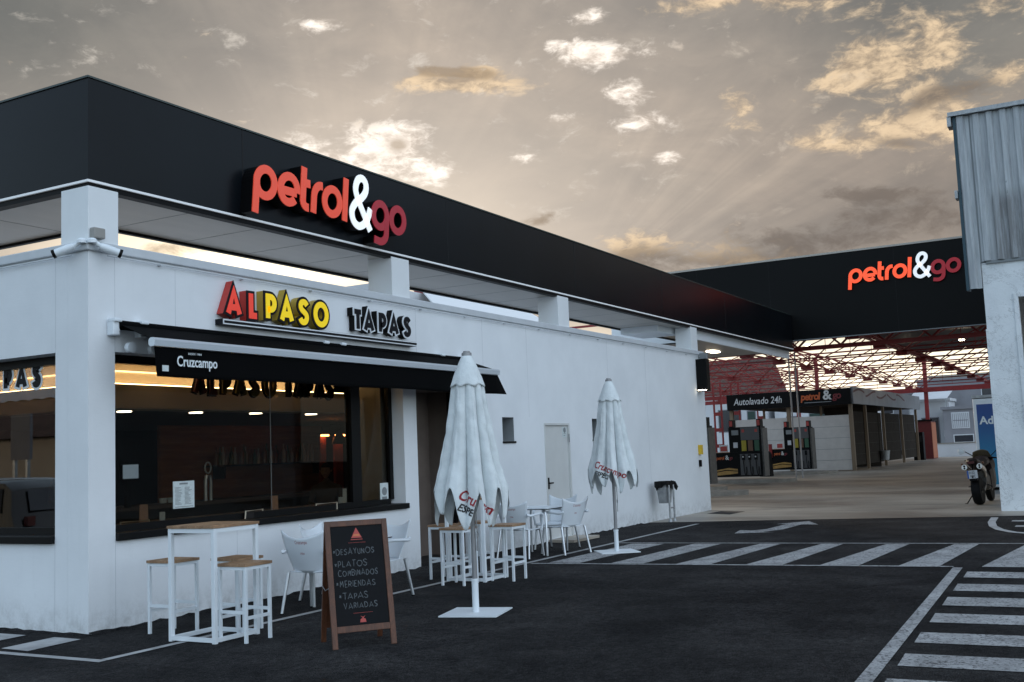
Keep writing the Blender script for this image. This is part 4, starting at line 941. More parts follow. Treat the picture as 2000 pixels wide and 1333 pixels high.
# ------------------------------------------------------------------ folded parasols
def parasol(label, loc, rz, H, seed, words):
    rnd = random.Random(seed)
    t = thing('folded_parasol', label, 'parasol', loc, rz, 'folded white parasols')
    M().box(-.30, .30, -.30, .30, .004, .016).build('base_plate', m_white, t)
    M().lathe([(.034, .016), (.034, .34)], 18).build('base_sleeve', m_white, t, smooth=True)
    M().lathe([(.026, .30), (.026, H-.05)], 18).build('pole', m_steel, t, smooth=True)
    m = M(); m.lathe([(.04, .32), (.04, .345)], 16); m.tube([(.035, 0, .31), (.07, 0, .31)], .008, 8); m.lathe([(.018, -.006), (.018, .006)], 10, (.075, 0, .31), 'x'); m.build('clamp_knob', m_white, t)
    m = M(); m.lathe([(.052, H-.055), (.052, H-.02), (.035, H-.012), (.035, H)], 18); m.build('top_cap', m_steel, t, smooth=True)
    m = M(); m.tube([(-.012, -.04, 1.15), (-.012, -.045, .80), (-.012, -.04, .62)], .006, 6); m.tube([(.03*math.cos(a*.7), -.045, .78+.03*math.sin(a*.7)) for a in range(9)], .004, 6, True); m.build('pull_cord', m_galv, t)
    N = 9; cuts = [0]
    for k in range(N): cuts.append(cuts[-1]+rnd.uniform(.72, 1.32))
    cuts = [c*2*math.pi/cuts[-1] for c in cuts]; am = [rnd.uniform(.8, 1.2) for _ in range(N)]; hv = [rnd.uniform(.24, .44) for _ in range(N)]; hr = [rnd.uniform(-.05, .06) for _ in range(N+1)]; hr[N] = hr[0]
    tw = rnd.uniform(.05, .2); ZB = H-2.66; ph = [rnd.uniform(0, 6) for _ in range(N)]
    def lobe(a):
        a %= 2*math.pi
        for k in range(N):
            if a <= cuts[k+1] or k == N-1:
                fr = (a-cuts[k])/(cuts[k+1]-cuts[k]); return k, fr, 1-abs(math.cos(math.pi*fr))**.52
    RP = [(2.62, .045), (2.50, .10), (2.37, .155), (2.1, .20), (1.82, .245), (1.5, .315), (1.25, .385), (1.10, .395), (.7, .39)]
    def ridge(z):
        z -= ZB
        for (z0, r0), (z1, r1) in zip(RP, RP[1:]):
            if z >= z1: return r0+(r1-r0)*max(0, (z0-z)/(z0-z1))
        return RP[-1][1]
    def cl(uu, vv):
        a = 2*math.pi*uu; k, fr, v = lobe(a)
        hem = 1.22+ZB*.6+hr[k]+(hr[k+1]-hr[k])*fr-hv[k]*math.sin(math.pi*fr)**1.6
        zt = 2.46+ZB; z = zt+(hem-zt)*vv; q = min(max((zt-z)/1.25, 0), 1.2)
        dep = (.16+.30*q**.8)*am[k]; fl = min(max((vv-.70)/.30, 0), 1); dep *= 1-.72*fl*fl*(3-2*fl)
        rr = ridge(z)*(1-dep*v) + .004*q*math.sin(a*27+z*2+ph[k])*(1-v) + .003*math.sin(z*13+ph[k]*3+a*3) + .0015*math.sin(z*37+a*9) + .008*q*math.sin((a*5+z*7)+ph[k])
        aa = a+tw*q*math.sin(z*2.2+ph[k])*.35
        return (rr*math.cos(aa), rr*math.sin(aa), z)
    g = M().grid(cl, 320, 72, True); co = g.build('canopy', m_canvas, t, smooth=True, solid=.003)
    def vent(uu, vv):
        a = 2*math.pi*uu; v = .5-.5*math.cos(a*8+1.0); z = H-.05-(.30+.022*(1-v))*vv
        rr = (.050+.138*vv**.9)*(1-.08*vv*v)
        return (rr*math.cos(a), rr*math.sin(a), z)
    M().grid(vent, 128, 16, True).build('vent_flap', m_canvas, t, smooth=True, solid=.003)
    bv = BVHTree.FromPolygons([tuple(q) for q in g.v], g.f)
    for txt, sz, mt, az, z, rot, off in words:
        to = text_mesh(txt, sz, Fr((off, z, 0), (1, 0, 0), (0, 1, 0)), mt, 'lettering', co, sx=.8, bold=.003, rot=rot, d=0)
        bm = bmesh.new(); bm.from_mesh(to.data); bmesh.ops.delete(bm, geom=[q for q in bm.faces if abs(q.normal.z) < .5 or q.calc_center_median().z < .001], context='FACES')
        bmesh.ops.triangulate(bm, faces=bm.faces); bmesh.ops.subdivide_edges(bm, edges=[e for e in bm.edges if e.calc_length() > sz*.12], cuts=2); bmesh.ops.triangulate(bm, faces=bm.faces)
        miss = []
        for q in bm.verts:
            an = az-rz+q.co.x/.36; d = Vector((math.cos(an), math.sin(an), 0)); hit = bv.ray_cast(d*1.5+Vector((0, 0, q.co.y)), -d)
            if hit[0] is None or (hit[0]-Vector((0, 0, q.co.y))).dot(d) < .05: miss.append(q)
            else: q.co = hit[0]+d*.007
        bmesh.ops.delete(bm, geom=miss, context='VERTS'); bm.to_mesh(to.data); bm.free()
    return t
toc = math.atan2(-5.8, -9.5)
parasol('tall folded white parasol in the foreground right of the chalkboard', (2.19, -3.08, 0), R(14), 2.66, 3,
        [('Cruzcampo', .14, m_textred, toc, 1.17, -.50, -.14), ('ESPECIAL', .095, m_textblk, toc, 1.06, -.50, -.14)])
parasol('folded white parasol farther along the wall standing by the crossing', (8.28, -1.94, 0), R(38), 2.70, 11,
        [('Cruzcampo', .14, m_textred, toc, 1.33, -.38, -.36), ('ESPECIAL', .095, m_textblk, toc, 1.21, -.38, -.33)])

# ------------------------------------------------------------------ litter bin, boxes on the far end of the wall
lb = thing('litter_bin', 'steel litter bin with black liner on two posts against the white wall', 'litter bin', (14.55, -.34, 0))
for s in (-1, 1):
    m = M(); m.tube([(s*.13, -.12, .01), (s*.13, -.12, .78)], .022, 10); m.lathe([(.05, .007), (.05, .02), (.025, .07)], 12, (s*.13, -.12, 0)); m.build('post', m_galv, lb, smooth=True)
M().tube([(-.13, -.12, .30), (.13, -.12, .30)], .015, 8).build('crossbar', m_galv, lb)
def bn(uu, vv):
    a = 2*math.pi*uu; q = .72+.28*vv; c, s = math.cos(a), math.sin(a); k = (abs(c)**4+abs(s)**4)**-.25
    rib = .004*math.sin(a*28); return ((.20*q+rib)*c*k, (.14*q+rib)*s*k+.03, .40+.42*vv)
M().grid(bn, 112, 4, True).build('basket', m_galv, lb)
def ln(uu, vv):
    a = 2*math.pi*uu; c, s = math.cos(a), math.sin(a); k = (abs(c)**4+abs(s)**4)**-.25; w = .012*math.sin(a*7)+.008*math.sin(a*13)
    return ((.222+w)*c*k, (.16+w)*s*k+.03, .86-(.13+.04*math.sin(a*3)+.02*math.sin(a*8))*vv)
M().grid(ln, 64, 5, True).build('bag', m_rubber, lb, smooth=True)
M().tube([(.21, -.05, .86), (.29, -.09, .82), (.31, -.12, .72), (.29, -.13, .66)], [.01, .035, .045, .012], 10).build('bag_knot', m_rubber, lb, smooth=True)
bx = thing('light_box', 'black wall-mounted box lamp at the far end of the white wall', 'wall lamp', (17.95, 0, 2.9)); M().box(-.12, .12, -.27, -.004, 0, .78).build('housing', m_black, bx, bevel=.01); M().box(-.121, -.118, -.25, -.03, .012, .028).build('tube_light', m_lamp, bx)
M().box(.1, .25, -.2, -.006, .80, .94).build('bracket', m_grey, bx)
tag(M().box(17.66, 17.80, -.08, -.002, 1.37, 1.60).build('call_box', m_yellow, bevel=.008), 'small yellow box on the wall near its far end', 'wall box')
wc = thing('door_station', 'small black and white device on the wall under the yellow box', 'device', (17.74, 0, 1.16)); M().box(-.08, -.02, -.06, -.003, -.08, .08).build('housing', m_black, wc); M().box(.0, .08, -.05, -.003, -.05, .05).build('cover', m_white, wc)

# ------------------------------------------------------------------ forecourt canopy with red space frame
m_rb = mat('red_beam', (.21, .012, .011), .5, var=.1)
XF = 27.2
fc = thing('forecourt_canopy', 'black fascia forecourt canopy on a red steel space frame over the fuel pumps', 'canopy', (0, 0, 0))
m = M(); m.box(XF, XF+.10, -14, 4.2, 4.81, 7.44); m.build('fascia', m_fascia2, fc)
m = M()
for y in (-8.1, -5.7, -3.25, .66, 3.1): m.box(XF-.002, XF+.004, y-.004, y+.004, 4.83, 7.42)
m.build('panel_joint', m_seam, fc)
m = M(); m.box(XF-.03, XF+.12, -14, 4.25, 7.44, 7.50); m.build('edge_trim', mat('pale_trim', (.40, .37, .33), .6), fc)
m = M(); m.box(XF-.012, XF+.10, -14, 4.2, 4.785, 4.81); m.build('lower_trim', m_grey, fc)
m = M(); m.box(XF+.11, 64, -14, 1.5, 6.75, 6.85); m.box(XF+.11, 40, 1.5, 4.2, 6.75, 6.85); m.build('roof_sheet', mat('dark_roof_sheet', (.06, .058, .055), .6, var=.2, vscale=1.2), fc)
MX, MY = 4.6, 5.0
Xs = [29.0+MX*i for i in range(11)]; Ys = [-11.5+MY*j for j in range(7)]; ZB_, ZT_ = 5.02, 6.45
for i, X in enumerate(Xs):
    m = M(); m.bar((X, Ys[0], ZB_), (X, Ys[-1], ZB_), .06 if i else .15, .06 if i else .18)
    for y in Ys:
        m.box(X-.22, X+.22, y-.22, y+.22, ZB_-.16, ZB_-.045 if i else ZB_-.11)
    m.build('bottom_chord', m_rb, fc)
    if i < len(Xs)-1:
        xt = X+MX/2; m = M(); m.bar((xt, Ys[0]+MY/2, ZT_), (xt, Ys[-1]-MY/2, ZT_), .08)
        for y in Ys[:-1]:
            yt = y+MY/2
            for a, c in ((X, y), (X+MX, y), (X, y+MY), (X+MX, y+MY)): m.bar((a, c, ZB_), (xt, yt, ZT_), .042)
            m.bar((xt, yt, ZB_+.05), (xt, yt, ZT_), .02)
        m.build('truss', m_rb, fc)
for j, y in enumerate(Ys):
    M().bar((Xs[0], y, ZB_+.001), (Xs[-1], y, ZB_+.001), .055).build('long_chord', m_rb, fc)
    if j < len(Ys)-1: M().bar((Xs[0]+MX/2, y+MY/2, ZT_+.001), (Xs[-1]-MX/2, y+MY/2, ZT_+.001), .07).build('long_chord', m_rb, fc)
m = M(); m.bar((Xs[0]-.5, -12, 5.35), (Xs[0]-.5, 14, 5.35), .14, .22); m.bar((Xs[0]-.5, -12, 4.62), (Xs[0]-.5, 14, 4.62), .1, .14)
for k in range(18): m.bar((Xs[0]-.5, -11+k*1.4, 4.661), (Xs[0]-.5, -11+k*1.4+.7, 5.3), .06); m.bar((Xs[0]-.5, -11+k*1.4+1.4, 4.66), (Xs[0]-.5, -11+k*1.4+.7, 5.3), .06)
m.build('edge_girder', m_rb, fc)
M().bar((75, -12, 4.85), (75, 20, 4.85), .25, .28).build('end_beam', m_red, fc); M().bar((64, 8, 4.72), (64, 20, 4.72), .22, .25).build('side_beam', m_red, fc)
def lattice(x, y, z1, w=.42):
    m = M()
    for s in (-1, 1): m.bar((x, y+s*w/2, .13), (x, y+s*w/2, z1), .09)
    k = 0
    while .6+k*.9 < z1: m.bar((x, y-w/2, .6+k*.9), (x, y+w/2, .6+k*.9), .12, .2); k += 1
    return m.build('lattice_column', m_red, fc)
lattice(52, 10.95, 5.0); lattice(52, 9.9, 5.0); lattice(66, 12.6, 5.0); lattice(30, 12.4, 5.0)
M().bar((75.2, 3.2, 0), (75.2, 3.1, 7.0), .26).build('column', m_red, fc); M().bar((73, 11.8, 0), (73, 11.8, 7.0), .26).build('column', m_red, fc); M().bar((60, 7.2, 4.0), (60, 7.2, 6.7), .2).build('column', m_red, fc)
for x, y in ((49.2, -2.5), (44.9, 3.9), (36, .5), (40, -5), (55, 1)): M().box(x-.22, x+.22, y-.12, y+.12, 6.15, 6.19).build('canopy_light', m_lamp, fc)
for y in (3.30, 3.58): tag(M().tube([(40, y, .005), (40, y, 6.7)], .035, 10).build('steel_post', m_steel, smooth=True), ('right' if y < 3.4 else 'left') + ' of two thin grey posts in front of the car wash sign', 'post', 'grey posts under the forecourt canopy')
logo('petrol_sign', 'smaller glowing petrol&go letters on the far forecourt fascia', side(XF, -1.86, 6.42), .452, .09, .004, m_sig_or, m_sig_dred2, m_sig_wht)

# ------------------------------------------------------------------ warehouse on the right
wh = thing('warehouse', 'old white warehouse with stained corrugated cladding above a cracked plaster wall', 'building', (17, -6.7, 0))
def plaster():
    m = bpy.data.materials.new('cracked_plaster'); m.use_nodes = True; b = NB(m.node_tree); p = m.node_tree.nodes['Principled BSDF']
    v = b.n('ShaderNodeTexCoord').outputs['Object']
    n = b.noise(v, 1.3, 6, .6); c = b.mix(b.ramp(n, .3, .7), (.64, .67, .69), (.76, .79, .81))
    w = b.noise(v, .9, 8, .75, .6); cr = b.m('ABSOLUTE', b.m('SUBTRACT', w, .5))
    c = b.mix(b.m('MULTIPLY', b.ramp(cr, .006, .001), .55), c, (.16, .16, .16))
    d = b.noise(v, 7, 8, .7); c = b.mix(b.m('MULTIPLY', b.ramp(d, .62, .74), .6), c, (.33, .33, .33))
    b.put(p.inputs['Base Color'], c); p.inputs['Roughness'].default_value = .85
    bp = b.n('ShaderNodeBump'); bp.inputs['Strength'].default_value = .5; bp.inputs['Distance'].default_value = .02
    b.put(bp.inputs['Height'], b.noise(v, 12, 6, .7)); m.node_tree.links.new(bp.outputs[0], p.inputs['Normal']); return m
def cladding():
    m = bpy.data.materials.new('stained_cladding'); m.use_nodes = True; b = NB(m.node_tree); p = m.node_tree.nodes['Principled BSDF']
    v = b.n('ShaderNodeTexCoord').outputs['Object']; sp = b.n('ShaderNodeSeparateXYZ'); b.put(sp.inputs[0], v)
    mp = b.n('ShaderNodeMapping'); b.put(mp.inputs[0], v); mp.inputs['Scale'].default_value = (1, 7, .45)
    st_ = b.noise(mp.outputs[0], 1.6, 8, .7); fine = b.noise(v, 14, 6, .7)
    c = b.mix(b.ramp(st_, .35, .66), (.30, .32, .34), (.46, .49, .51))
    low = b.ramp(sp.outputs[2], 6.75, 6.3)          # soot on the lower sheets
    right = b.ramp(sp.outputs[1], -.18, -.32)
    k = b.m('MULTIPLY', b.m('MULTIPLY', low, right), b.ramp(st_, .38, .58))
    c = b.mix(b.m('MULTIPLY', k, .8), c, (.13, .125, .125))
    pe = b.m('MULTIPLY', b.ramp(b.m('ADD', b.m('MULTIPLY', st_, .6), b.m('MULTIPLY', fine, .5)), .66, .72), right)
    c = b.mix(b.m('MULTIPLY', pe, .8), c, (.045, .055, .06))
    b.put(p.inputs['Base Color'], c); p.inputs['Roughness'].default_value = .6; return m
m_plaster = plaster(); m_clad = cladding()
m = M(); m.wall([6.66-6.7, 7.22-6.7, 11.5-6.7, 24-6.7], [-.01, 3.76, 4.36, 5.13], [(7.22-6.7, 11.5-6.7, -.01, 4.36)], Fr((0, 0, 0), (0, -1, 0), (0, 0, 1)), .3)
m.box(.302, 9.5, -.36, -.05, 0, 5.1); m.build('wall', m_plaster, wh)
m = M(); m.box(-.012, .3, .0, .06, -.01, 3.74); m.build('corner_pier', m_plaster, wh)
m = M(); m.box(-.03, .2, 6.7-7.30, 6.7-7.215, 0, 4.44); m.box(-.03, .2, 6.7-11.6, 6.7-7.301, 4.355, 4.44); m.build('door_frame', m_plaster, wh)
m = M(); m.box(3.5, 3.6, -4.9, -.5, 0, 4.5); m.build('dark_doorway_sheet', m_black, wh)  # black sheet standing in for the unlit inside of the doorway
def corr(y0, y1, z0, z1, x0, name):
    m = M(); n = int(abs(y1-y0)/.0325)
    prof = [0, 0, .055, .055, .055, .055, 0, 0]
    vs = []; 
    for i in range(n+1):
        y = y0+(y1-y0)*i/n; x = x0-prof[i % 8]; vs += [(x, y, z0), (x, y, z1)]
    m.add(vs, [(2*i, 2*i+2, 2*i+3, 2*i+1) for i in range(n)]); return m.build(name, m_clad, wh, solid=.004)
corr(.02, -17.3, 5.16, 8.30, -.03, 'cladding'); corr(.34, .05, 4.60, 8.30, -.03, 'cladding_end')
m = M(); m.box(-.02, 9.5, -17.3, .30, 5.14, 8.3); m.build('upper_wall', m_grey, wh)
m = M(); m.box(-.06, .2, .30, .36, 4.58, 8.34); m.build('corner_flashing', mat('blue_flashing', (.02, .055, .075), .5), wh)
m = M(); m.box(-.16, .3, -17.3, .44, 8.31, 8.40); m.box(-.14, .2, .38, .46, 8.10, 8.31); m.box(-.10, .2, .37, .43, 6.55, 6.72); m.build('gutter', m_galv, wh)
m = M(); m.box(-.05, .02, -17.3, -.06, 5.10, 5.155); m.build('base_trim', m_grey, wh)

# ------------------------------------------------------------------ blue AdBlue panel
ad = thing('blue_dispenser', 'tall blue dispenser panel with white AdB lettering behind the motorcycle', 'dispenser', (26, -5.9, 0))
M().box(0, .75, -.9, .62, .08, 2.58).build('cabinet', m_white, ad, bevel=.02)
def bluegrad():
    m = bpy.data.materials.new('blue_print'); m.use_nodes = True; b = NB(m.node_tree); p = m.node_tree.nodes['Principled BSDF']
    sp = b.n('ShaderNodeSeparateXYZ'); b.put(sp.inputs[0], b.n('ShaderNodeTexCoord').outputs['Object'])
    b.put(p.inputs['Base Color'], b.mix(b.ramp(sp.outputs[2], .1, 2.4), (.012, .27, .46), (.006, .05, .24))); p.inputs['Roughness'].default_value = .35; return m
fp = M().box(-.012, -.001, -.8, .53, .16, 2.42).build('printed_panel', bluegrad(), ad); M().box(-.02, .7, -.92, .64, 2.60, 2.68).build('roof', m_galv, ad); M().box(.05, .7, -.85, .57, .006, .079).build('plinth', m_black, ad)
text_mesh('AdBlue', .31, Fr((-.013, .47, 1.86), (0, -1, 0), (0, 0, 1)), m_textwht, 'lettering', fp, bold=.008)

# ------------------------------------------------------------------ motorcycle
bk = thing('motorcycle', 'dark red and black sport motorcycle seen from behind with twin exhausts', 'motorcycle', (18.95, -5.98, .006), R(-4)); bk.rotation_euler[0] = R(-4)
m_tail = mat('dark_red_lacquer', (.009, .002, .002), .45, spec=.3); m_eng = mat('engine_metal', (.10, .095, .09), .4, metal=.6, var=.3, vscale=20); m_plate = mat('number_plate_white', (.55, .57, .60), .5)
m_sdark = mat('smoked_screen', (.16, .13, .085), .2); m_chrome = mat('exhaust_steel', (.45, .42, .38), .25, metal=.9)
def wheel(x, w, rr, nm):
    P = [(rr-.10, -w/2), (rr-.03, -w/2), (rr-.006, -w*.3), (rr, 0), (rr-.006, w*.3), (rr-.03, w/2), (rr-.10, w/2)]
    wo = M().lathe(P, 36, (x, 0, rr), 'y').build('wheel', m_rubber, bk, smooth=True)
    m = M(); m.lathe([(rr-.101, -w*.35), (rr-.13, -w*.3), (rr-.13, w*.3), (rr-.101, w*.35)], 28, (x, 0, rr), 'y'); m.lathe([(.06, -w*.5), (.06, w*.5)], 16, (x, 0, rr), 'y')
    for k in range(6):
        a = k*math.pi/3; m.bar((x+.05*math.cos(a), 0, rr+.05*math.sin(a)), (x+(rr-.12)*math.cos(a), 0, rr+(rr-.12)*math.sin(a)), .035, .03, up=(0, 1, 0))
    m.build('rim', m_eng, wo, smooth=False); return wo
wheel(.30, .19, .315, 'rear'); wheel(1.70, .12, .30, 'front')
def loft(secs, n=18, k=3.0):
    """secs: (x, cy, cz, hw, hh)"""
    def fn(uu, vv):
        t = vv*(len(secs)-1); i = min(int(t), len(secs)-2); fr = t-i; fr = fr*fr*(3-2*fr)
        s = [secs[i][q]*(1-fr)+secs[i+1][q]*fr for q in range(5)]; a = 2*math.pi*uu; c, q = math.cos(a), math.sin(a); g = (abs(c)**k+abs(q)**k)**(-1/k)
        return (s[0], s[1]+s[3]*c*g, s[2]+s[4]*q*g)
    m = M(); m.grid(fn, n, 4*(len(secs)-1)+1, True); o = len(m.v); m.f.append(tuple(range(n))[::-1]); m.f.append(tuple(range(o-n, o))); return m
loft([(-.02, 0, .97, .05, .04), (.08, 0, .98, .12, .075), (.35, 0, .93, .145, .09), (.65, 0, .84, .13, .08)], k=2.4).build('tail_unit', m_tail, bk, smooth=True)
loft([(.45, 0, .90, .12, .04), (.62, 0, .87, .14, .05), (.85, 0, .86, .12, .05)], k=2.6).build('saddle', m_rubber, bk, smooth=True)
loft([(.75, 0, .88, .10, .09), (.95, 0, .94, .17, .12), (1.2, 0, .95, .18, .13), (1.38, 0, .93, .10, .10)], k=2.5).build('fuel_tank', m_tail, bk, smooth=True)
loft([(.75, 0, .55, .13, .16), (1.0, 0, .50, .17, .22), (1.25, 0, .50, .17, .22), (1.45, 0, .56, .12, .18)], k=3).build('engine', m_eng, bk, smooth=True)
loft([(1.25, 0, .78, .20, .20), (1.5, 0, .86, .24, .20), (1.72, 0, .88, .20, .16), (1.9, 0, .86, .08, .08)], k=2.6).build('front_fairing', m_tail, bk, smooth=True)
loft([(1.05, -.17, .52, .015, .20), (1.3, -.2, .55, .02, .24), (1.6, -.19, .62, .015, .18)], 14).build('side_panel', m_tail, bk, smooth=True); loft([(1.05, .17, .52, .015, .20), (1.3, .2, .55, .02, .24), (1.6, .19, .62, .015, .18)], 14).build('side_panel', m_tail, bk, smooth=True)
def scr(uu, vv):
    s = uu*2-1; return (1.55+.22*s*s*0-.18*vv-.10*s*s, s*(.23-.06*vv), 1.02+.20*vv-.05*s*s)
M().grid(scr, 14, 8).build('windscreen', m_sdark, bk, smooth=True, solid=.004)
m = M()
for s in (-1, 1): m.bar((.30, s*.13, .315), (.95, s*.10, .50), .04, .07)
m.build('swingarm', m_eng, bk)
m = M()
for s in (-1, 1): m.tube([(1.70, s*.09, .30), (1.42, s*.09, .95)], .026, 10)
m.build('fork', m_chrome, bk, smooth=True)
for s in (-1, 1):
    e = M().tube([(.02, s*.16, .86), (.25, s*.165, .82), (.52, s*.15, .76), (.75, s*.12, .60)], [.062, .062, .055, .03], 14).build('exhaust', m_chrome, bk, smooth=True)
    q = M(); q.lathe([(.022, -.004), (.022, .002)], 12, (.014, s*.16, .885), 'x'); q.lathe([(.022, -.004), (.022, .002)], 12, (.014, s*.16, .835), 'x'); q.build('exhaust_tip', m_black, e)
pt = M().box(-.06, -.05, -.11, .11, .60, .78).build('number_plate', m_plate, bk); M().box(-.0605, -.0595, .075, .109, .602, .778).build('blue_band', mat('plate_blue', (.01, .08, .35), .5), pt)
text_mesh('0152', .085, Fr((-.0625, .065, .70), (0, -1, 0), (0, 0, 1)), m_textblk, 'lettering', pt, sx=.7); text_mesh('KBC', .085, Fr((-.0625, .045, .62), (0, -1, 0), (0, 0, 1)), m_textblk, 'lettering', pt, sx=.7)
m = M(); m.bar((-.045, 0, .60), (.12, 0, .92), .08, .02, up=(0, 1, 0)); m.box(-.04, .12, -.08, .08, .55, .60); m.build('plate_holder', m_rubber, bk)
M().box(-.035, -.015, -.07, .07, .93, .98).build('tail_light', mat('tail_lens', (.07, .006, .006), .3), bk)
for s in (-1, 1):
    M().tube([(1.36, s*.05, 1.0), (1.32, s*.22, 1.02), (1.22, s*.36, .99)], .017, 10).build('handlebar', m_rubber, bk, smooth=True)
    mi = M().tube([(1.52, s*.18, 1.06), (1.42, s*.36, 1.20)], .010, 8).build('mirror_arm', m_rubber, bk, smooth=True)
    M().lathe([(.001, -.012), (.068, -.010), (.075, .008), (.001, .035)], 18, (1.40, s*.44, 1.22), 'x').build('mirror', m_alu, mi, smooth=True)
    M().lathe([(.001, -.01), (.022, 0), (.028, .03), (.01, .05)], 10, (.10, s*.22, .93), 'x').build('indicator', mat('amber_lens', (.12, .045, .015), .3) if s < 0 else MATS['amber_lens'], bk, smooth=True)
    M().bar((.78, s*.14, .42), (.62, s*.24, .40), .03, .02).build('foot_peg', m_eng, bk)
m = M(); m.bar((.80, .13, .33), (.68, .34, .03), .022); m.bar((.68, .34, .03), (.62, .37, .025), .04, .015); m.build('kickstand', m_rubber, bk)

# ------------------------------------------------------------------ fuel pumps
m_pyel = mat('pump_yellow', (.36, .29, .02), .5); m_porg = mat('pump_orange', (.13, .065, .035), .5); m_pgrn = mat('pump_green', (.03, .10, .055), .5); m_gold = mat('gold_print', (.38, .22, .06), .45, var=.2, vscale=4)
m_pgrey = mat('pump_grey', (.075, .075, .078), .4); m_sor = mat('print_orange', (.50, .10, .02), .5); m_scr = mat('print_crimson', (.16, .012, .018), .5); m_swh = mat('print_white', (.62, .63, .63), .5)
def petrol_text(F, s, parent, sub=True):
    text_mesh('petrol', s, F, m_sor, 'lettering', parent, sx=.92, shear=.12, bold=s*.03, space=.86)
    w = s*2.38; F2 = Fr(F.p(w*.92+s*.05, -s*.04, 0), F.U, F.V); text_mesh('&', s*1.35, F2, m_swh, 'lettering', parent, bold=s*.03)
    F3 = Fr(F.p(w*.92+s*1.03, 0, 0), F.U, F.V); text_mesh('go', s, F3, m_scr, 'lettering', parent, sx=.92, shear=.12, bold=s*.03, space=.86)
def make_pump(label, loc):
    t = thing('fuel_pump', label, 'fuel pump', loc, 0, 'fuel pumps on the forecourt')     # local: faces -X, U = -Y
    b_ = M().box(0, .75, -.02, 1.15, .10, 1.10).build('low_cabinet', m_black, t)
    c = M().box(0, .75, -1.12, -.021, .10, 1.10).build('nozzle_cabinet', m_black, t); d = M().box(.02, .70, -1.10, .38, 1.101, 2.12).build('display_head', m_black, t)
    M().box(.03, .7, -1.20, -1.121, .10, 2.05).build('end_panel', mat('brushed_steel', (.09, .088, .085), .4, metal=.5, var=.3, vscale=6), t)
    M().box(-.04, .1, 1.151, 1.21, .10, 1.36).build('red_post', m_red, t); M().box(-.10, .02, 1.10, 1.28, .70, 1.36).build('red_sign', m_red, t)
    petrol_text(Fr((-.004, 1.02, .82), (0, -1, 0), (0, 0, 1)), .19, b_)
    FP = Fr((-.003, 0, 0), (0, -1, 0), (0, 0, 1)); q = M()
    q.prism([(-1.13, .16), (-.04, .24), (-.04, .42), (-.45, .47), (-1.13, .38)], FP, 0, .002); q.build('gold_swoosh', m_gold, b_); q = M(); q.prism([(-1.13, .28), (-.6, .36), (-.05, .32), (-.05, .35), (-.6, .40), (-1.13, .315)], FP, .0025, .004); q.build('dark_swoosh', m_black, b_)
    M().box(-.008, -.001, -1.02, -.10, .16, 1.02).build('nozzle_panel', m_pgrey, c)
    for k in range(3):
        y = -.26-k*.29
        n = M().box(-.06, -.009, y-.06, y+.06, .78, 1.0).build('nozzle', m_rubber, c); M().box(-.075, -.061, y-.03, y+.03, .88, .93).build('trigger', m_swh, n)
        M().tube(spline([(-.05, y, .78), (-.07, y-.02, .5), (-.09, y-.05, .25), (-.09, y-.10, .17), (-.06, y-.13, .3), (-.03, y-.12, .5)], 4), .017, 6).build('hose', m_rubber, c)
    M().box(.005, .019, -1.04, -.18, 1.58, 2.10).build('price_panel', m_pgrey, d)
    for k, mt in enumerate((m_pyel, m_porg, m_pgrn)): M().box(.005, .019, -.42-k*.30, -.20-k*.30, 1.14, 1.57).build('grade_panel', mt, d)
    for k in (0, 2): M().box(-.001, .004, -.36-k*.30, -.24-k*.30, 1.90, 2.02).build('number_sign', m_redprint, d)
    M().box(.005, .019, -.08, .24, 1.80, 2.0).build('display_screen', m_grey, d); M().box(.005, .019, -.02, .18, 1.28, 1.50).build('keypad', m_plate, d); M().box(.01, .019, -.06, .2, 1.88, 1.94).build('price_digits', m_swh, d)
    for y in (.28, -1.0): o = M().box(.1, .5, y-.09, y+.09, 2.121, 2.42).build('number_beacon', m_black, t); M().box(.09, .099, y-.07, y+.07, 2.16, 2.38).build('number_face', m_redprint, o)
    s = M().box(.05, .08, .46, .86, 1.101, 1.42).build('info_board', m_swh, t); M().box(.045, .049, .50, .82, 1.16, 1.36).build('info_print', m_redprint, s)
    M().box(-.02, .0, .36, 1.14, 1.101, 1.125).build('counter_edge', m_paper2, t)
    return t
p1 = make_pump('black fuel pump with yellow and green grade panels, nearest the white wall in full view', (36, 4.86, .14)); p1.scale = (1, .90, 1)
k_ = dup(p1, (45, 5.06, .14), 0, 'black fuel pump farther back, right of the nearer one'); k_.scale = (1, .84, 1); dup(p1, (29, 4.72, .14), 0, 'fuel pump almost hidden behind the end of the white wall')
m_kerb = mat('kerb_concrete', (.27, .25, .22), .8, var=.15)
def island(x0, x1, y0, y1):
    m = M(); rr = (y1-y0)/2; P = [(x1, y1), (x0+rr, y1)] + arc(x0+rr, (y0+y1)/2, rr, rr, 90, 270, 12)[1:-1] + [(x0+rr, y0), (x1, y0)]
    m.prism(P, UP, .003, .14); return structure(m.build('pump_island', m_kerb))
def isl_y(x0, x1, y0, y1):
    m = M(); rr = (x1-x0)/2; P = [(x1, y1), (x0, y1), (x0, y0+rr)] + arc((x0+x1)/2, y0+rr, rr, rr, 180, 360, 12)[1:-1] + [(x1, y0+rr)]
    m.prism(P, UP, .003, .14); return structure(m.build('pump_island', m_kerb))
isl_y(35.3, 37.2, 2.6, 7.2); isl_y(44.3, 46.2, 3.0, 7.6); isl_y(25.2, 26.6, 1.4, 6); isl_y(28.3, 30.2, 3.2, 7)
wb = thing('waste_bin', 'tall black waste bin with a pale label between the two fuel pumps', 'waste bin', (43, 5.82, .006))
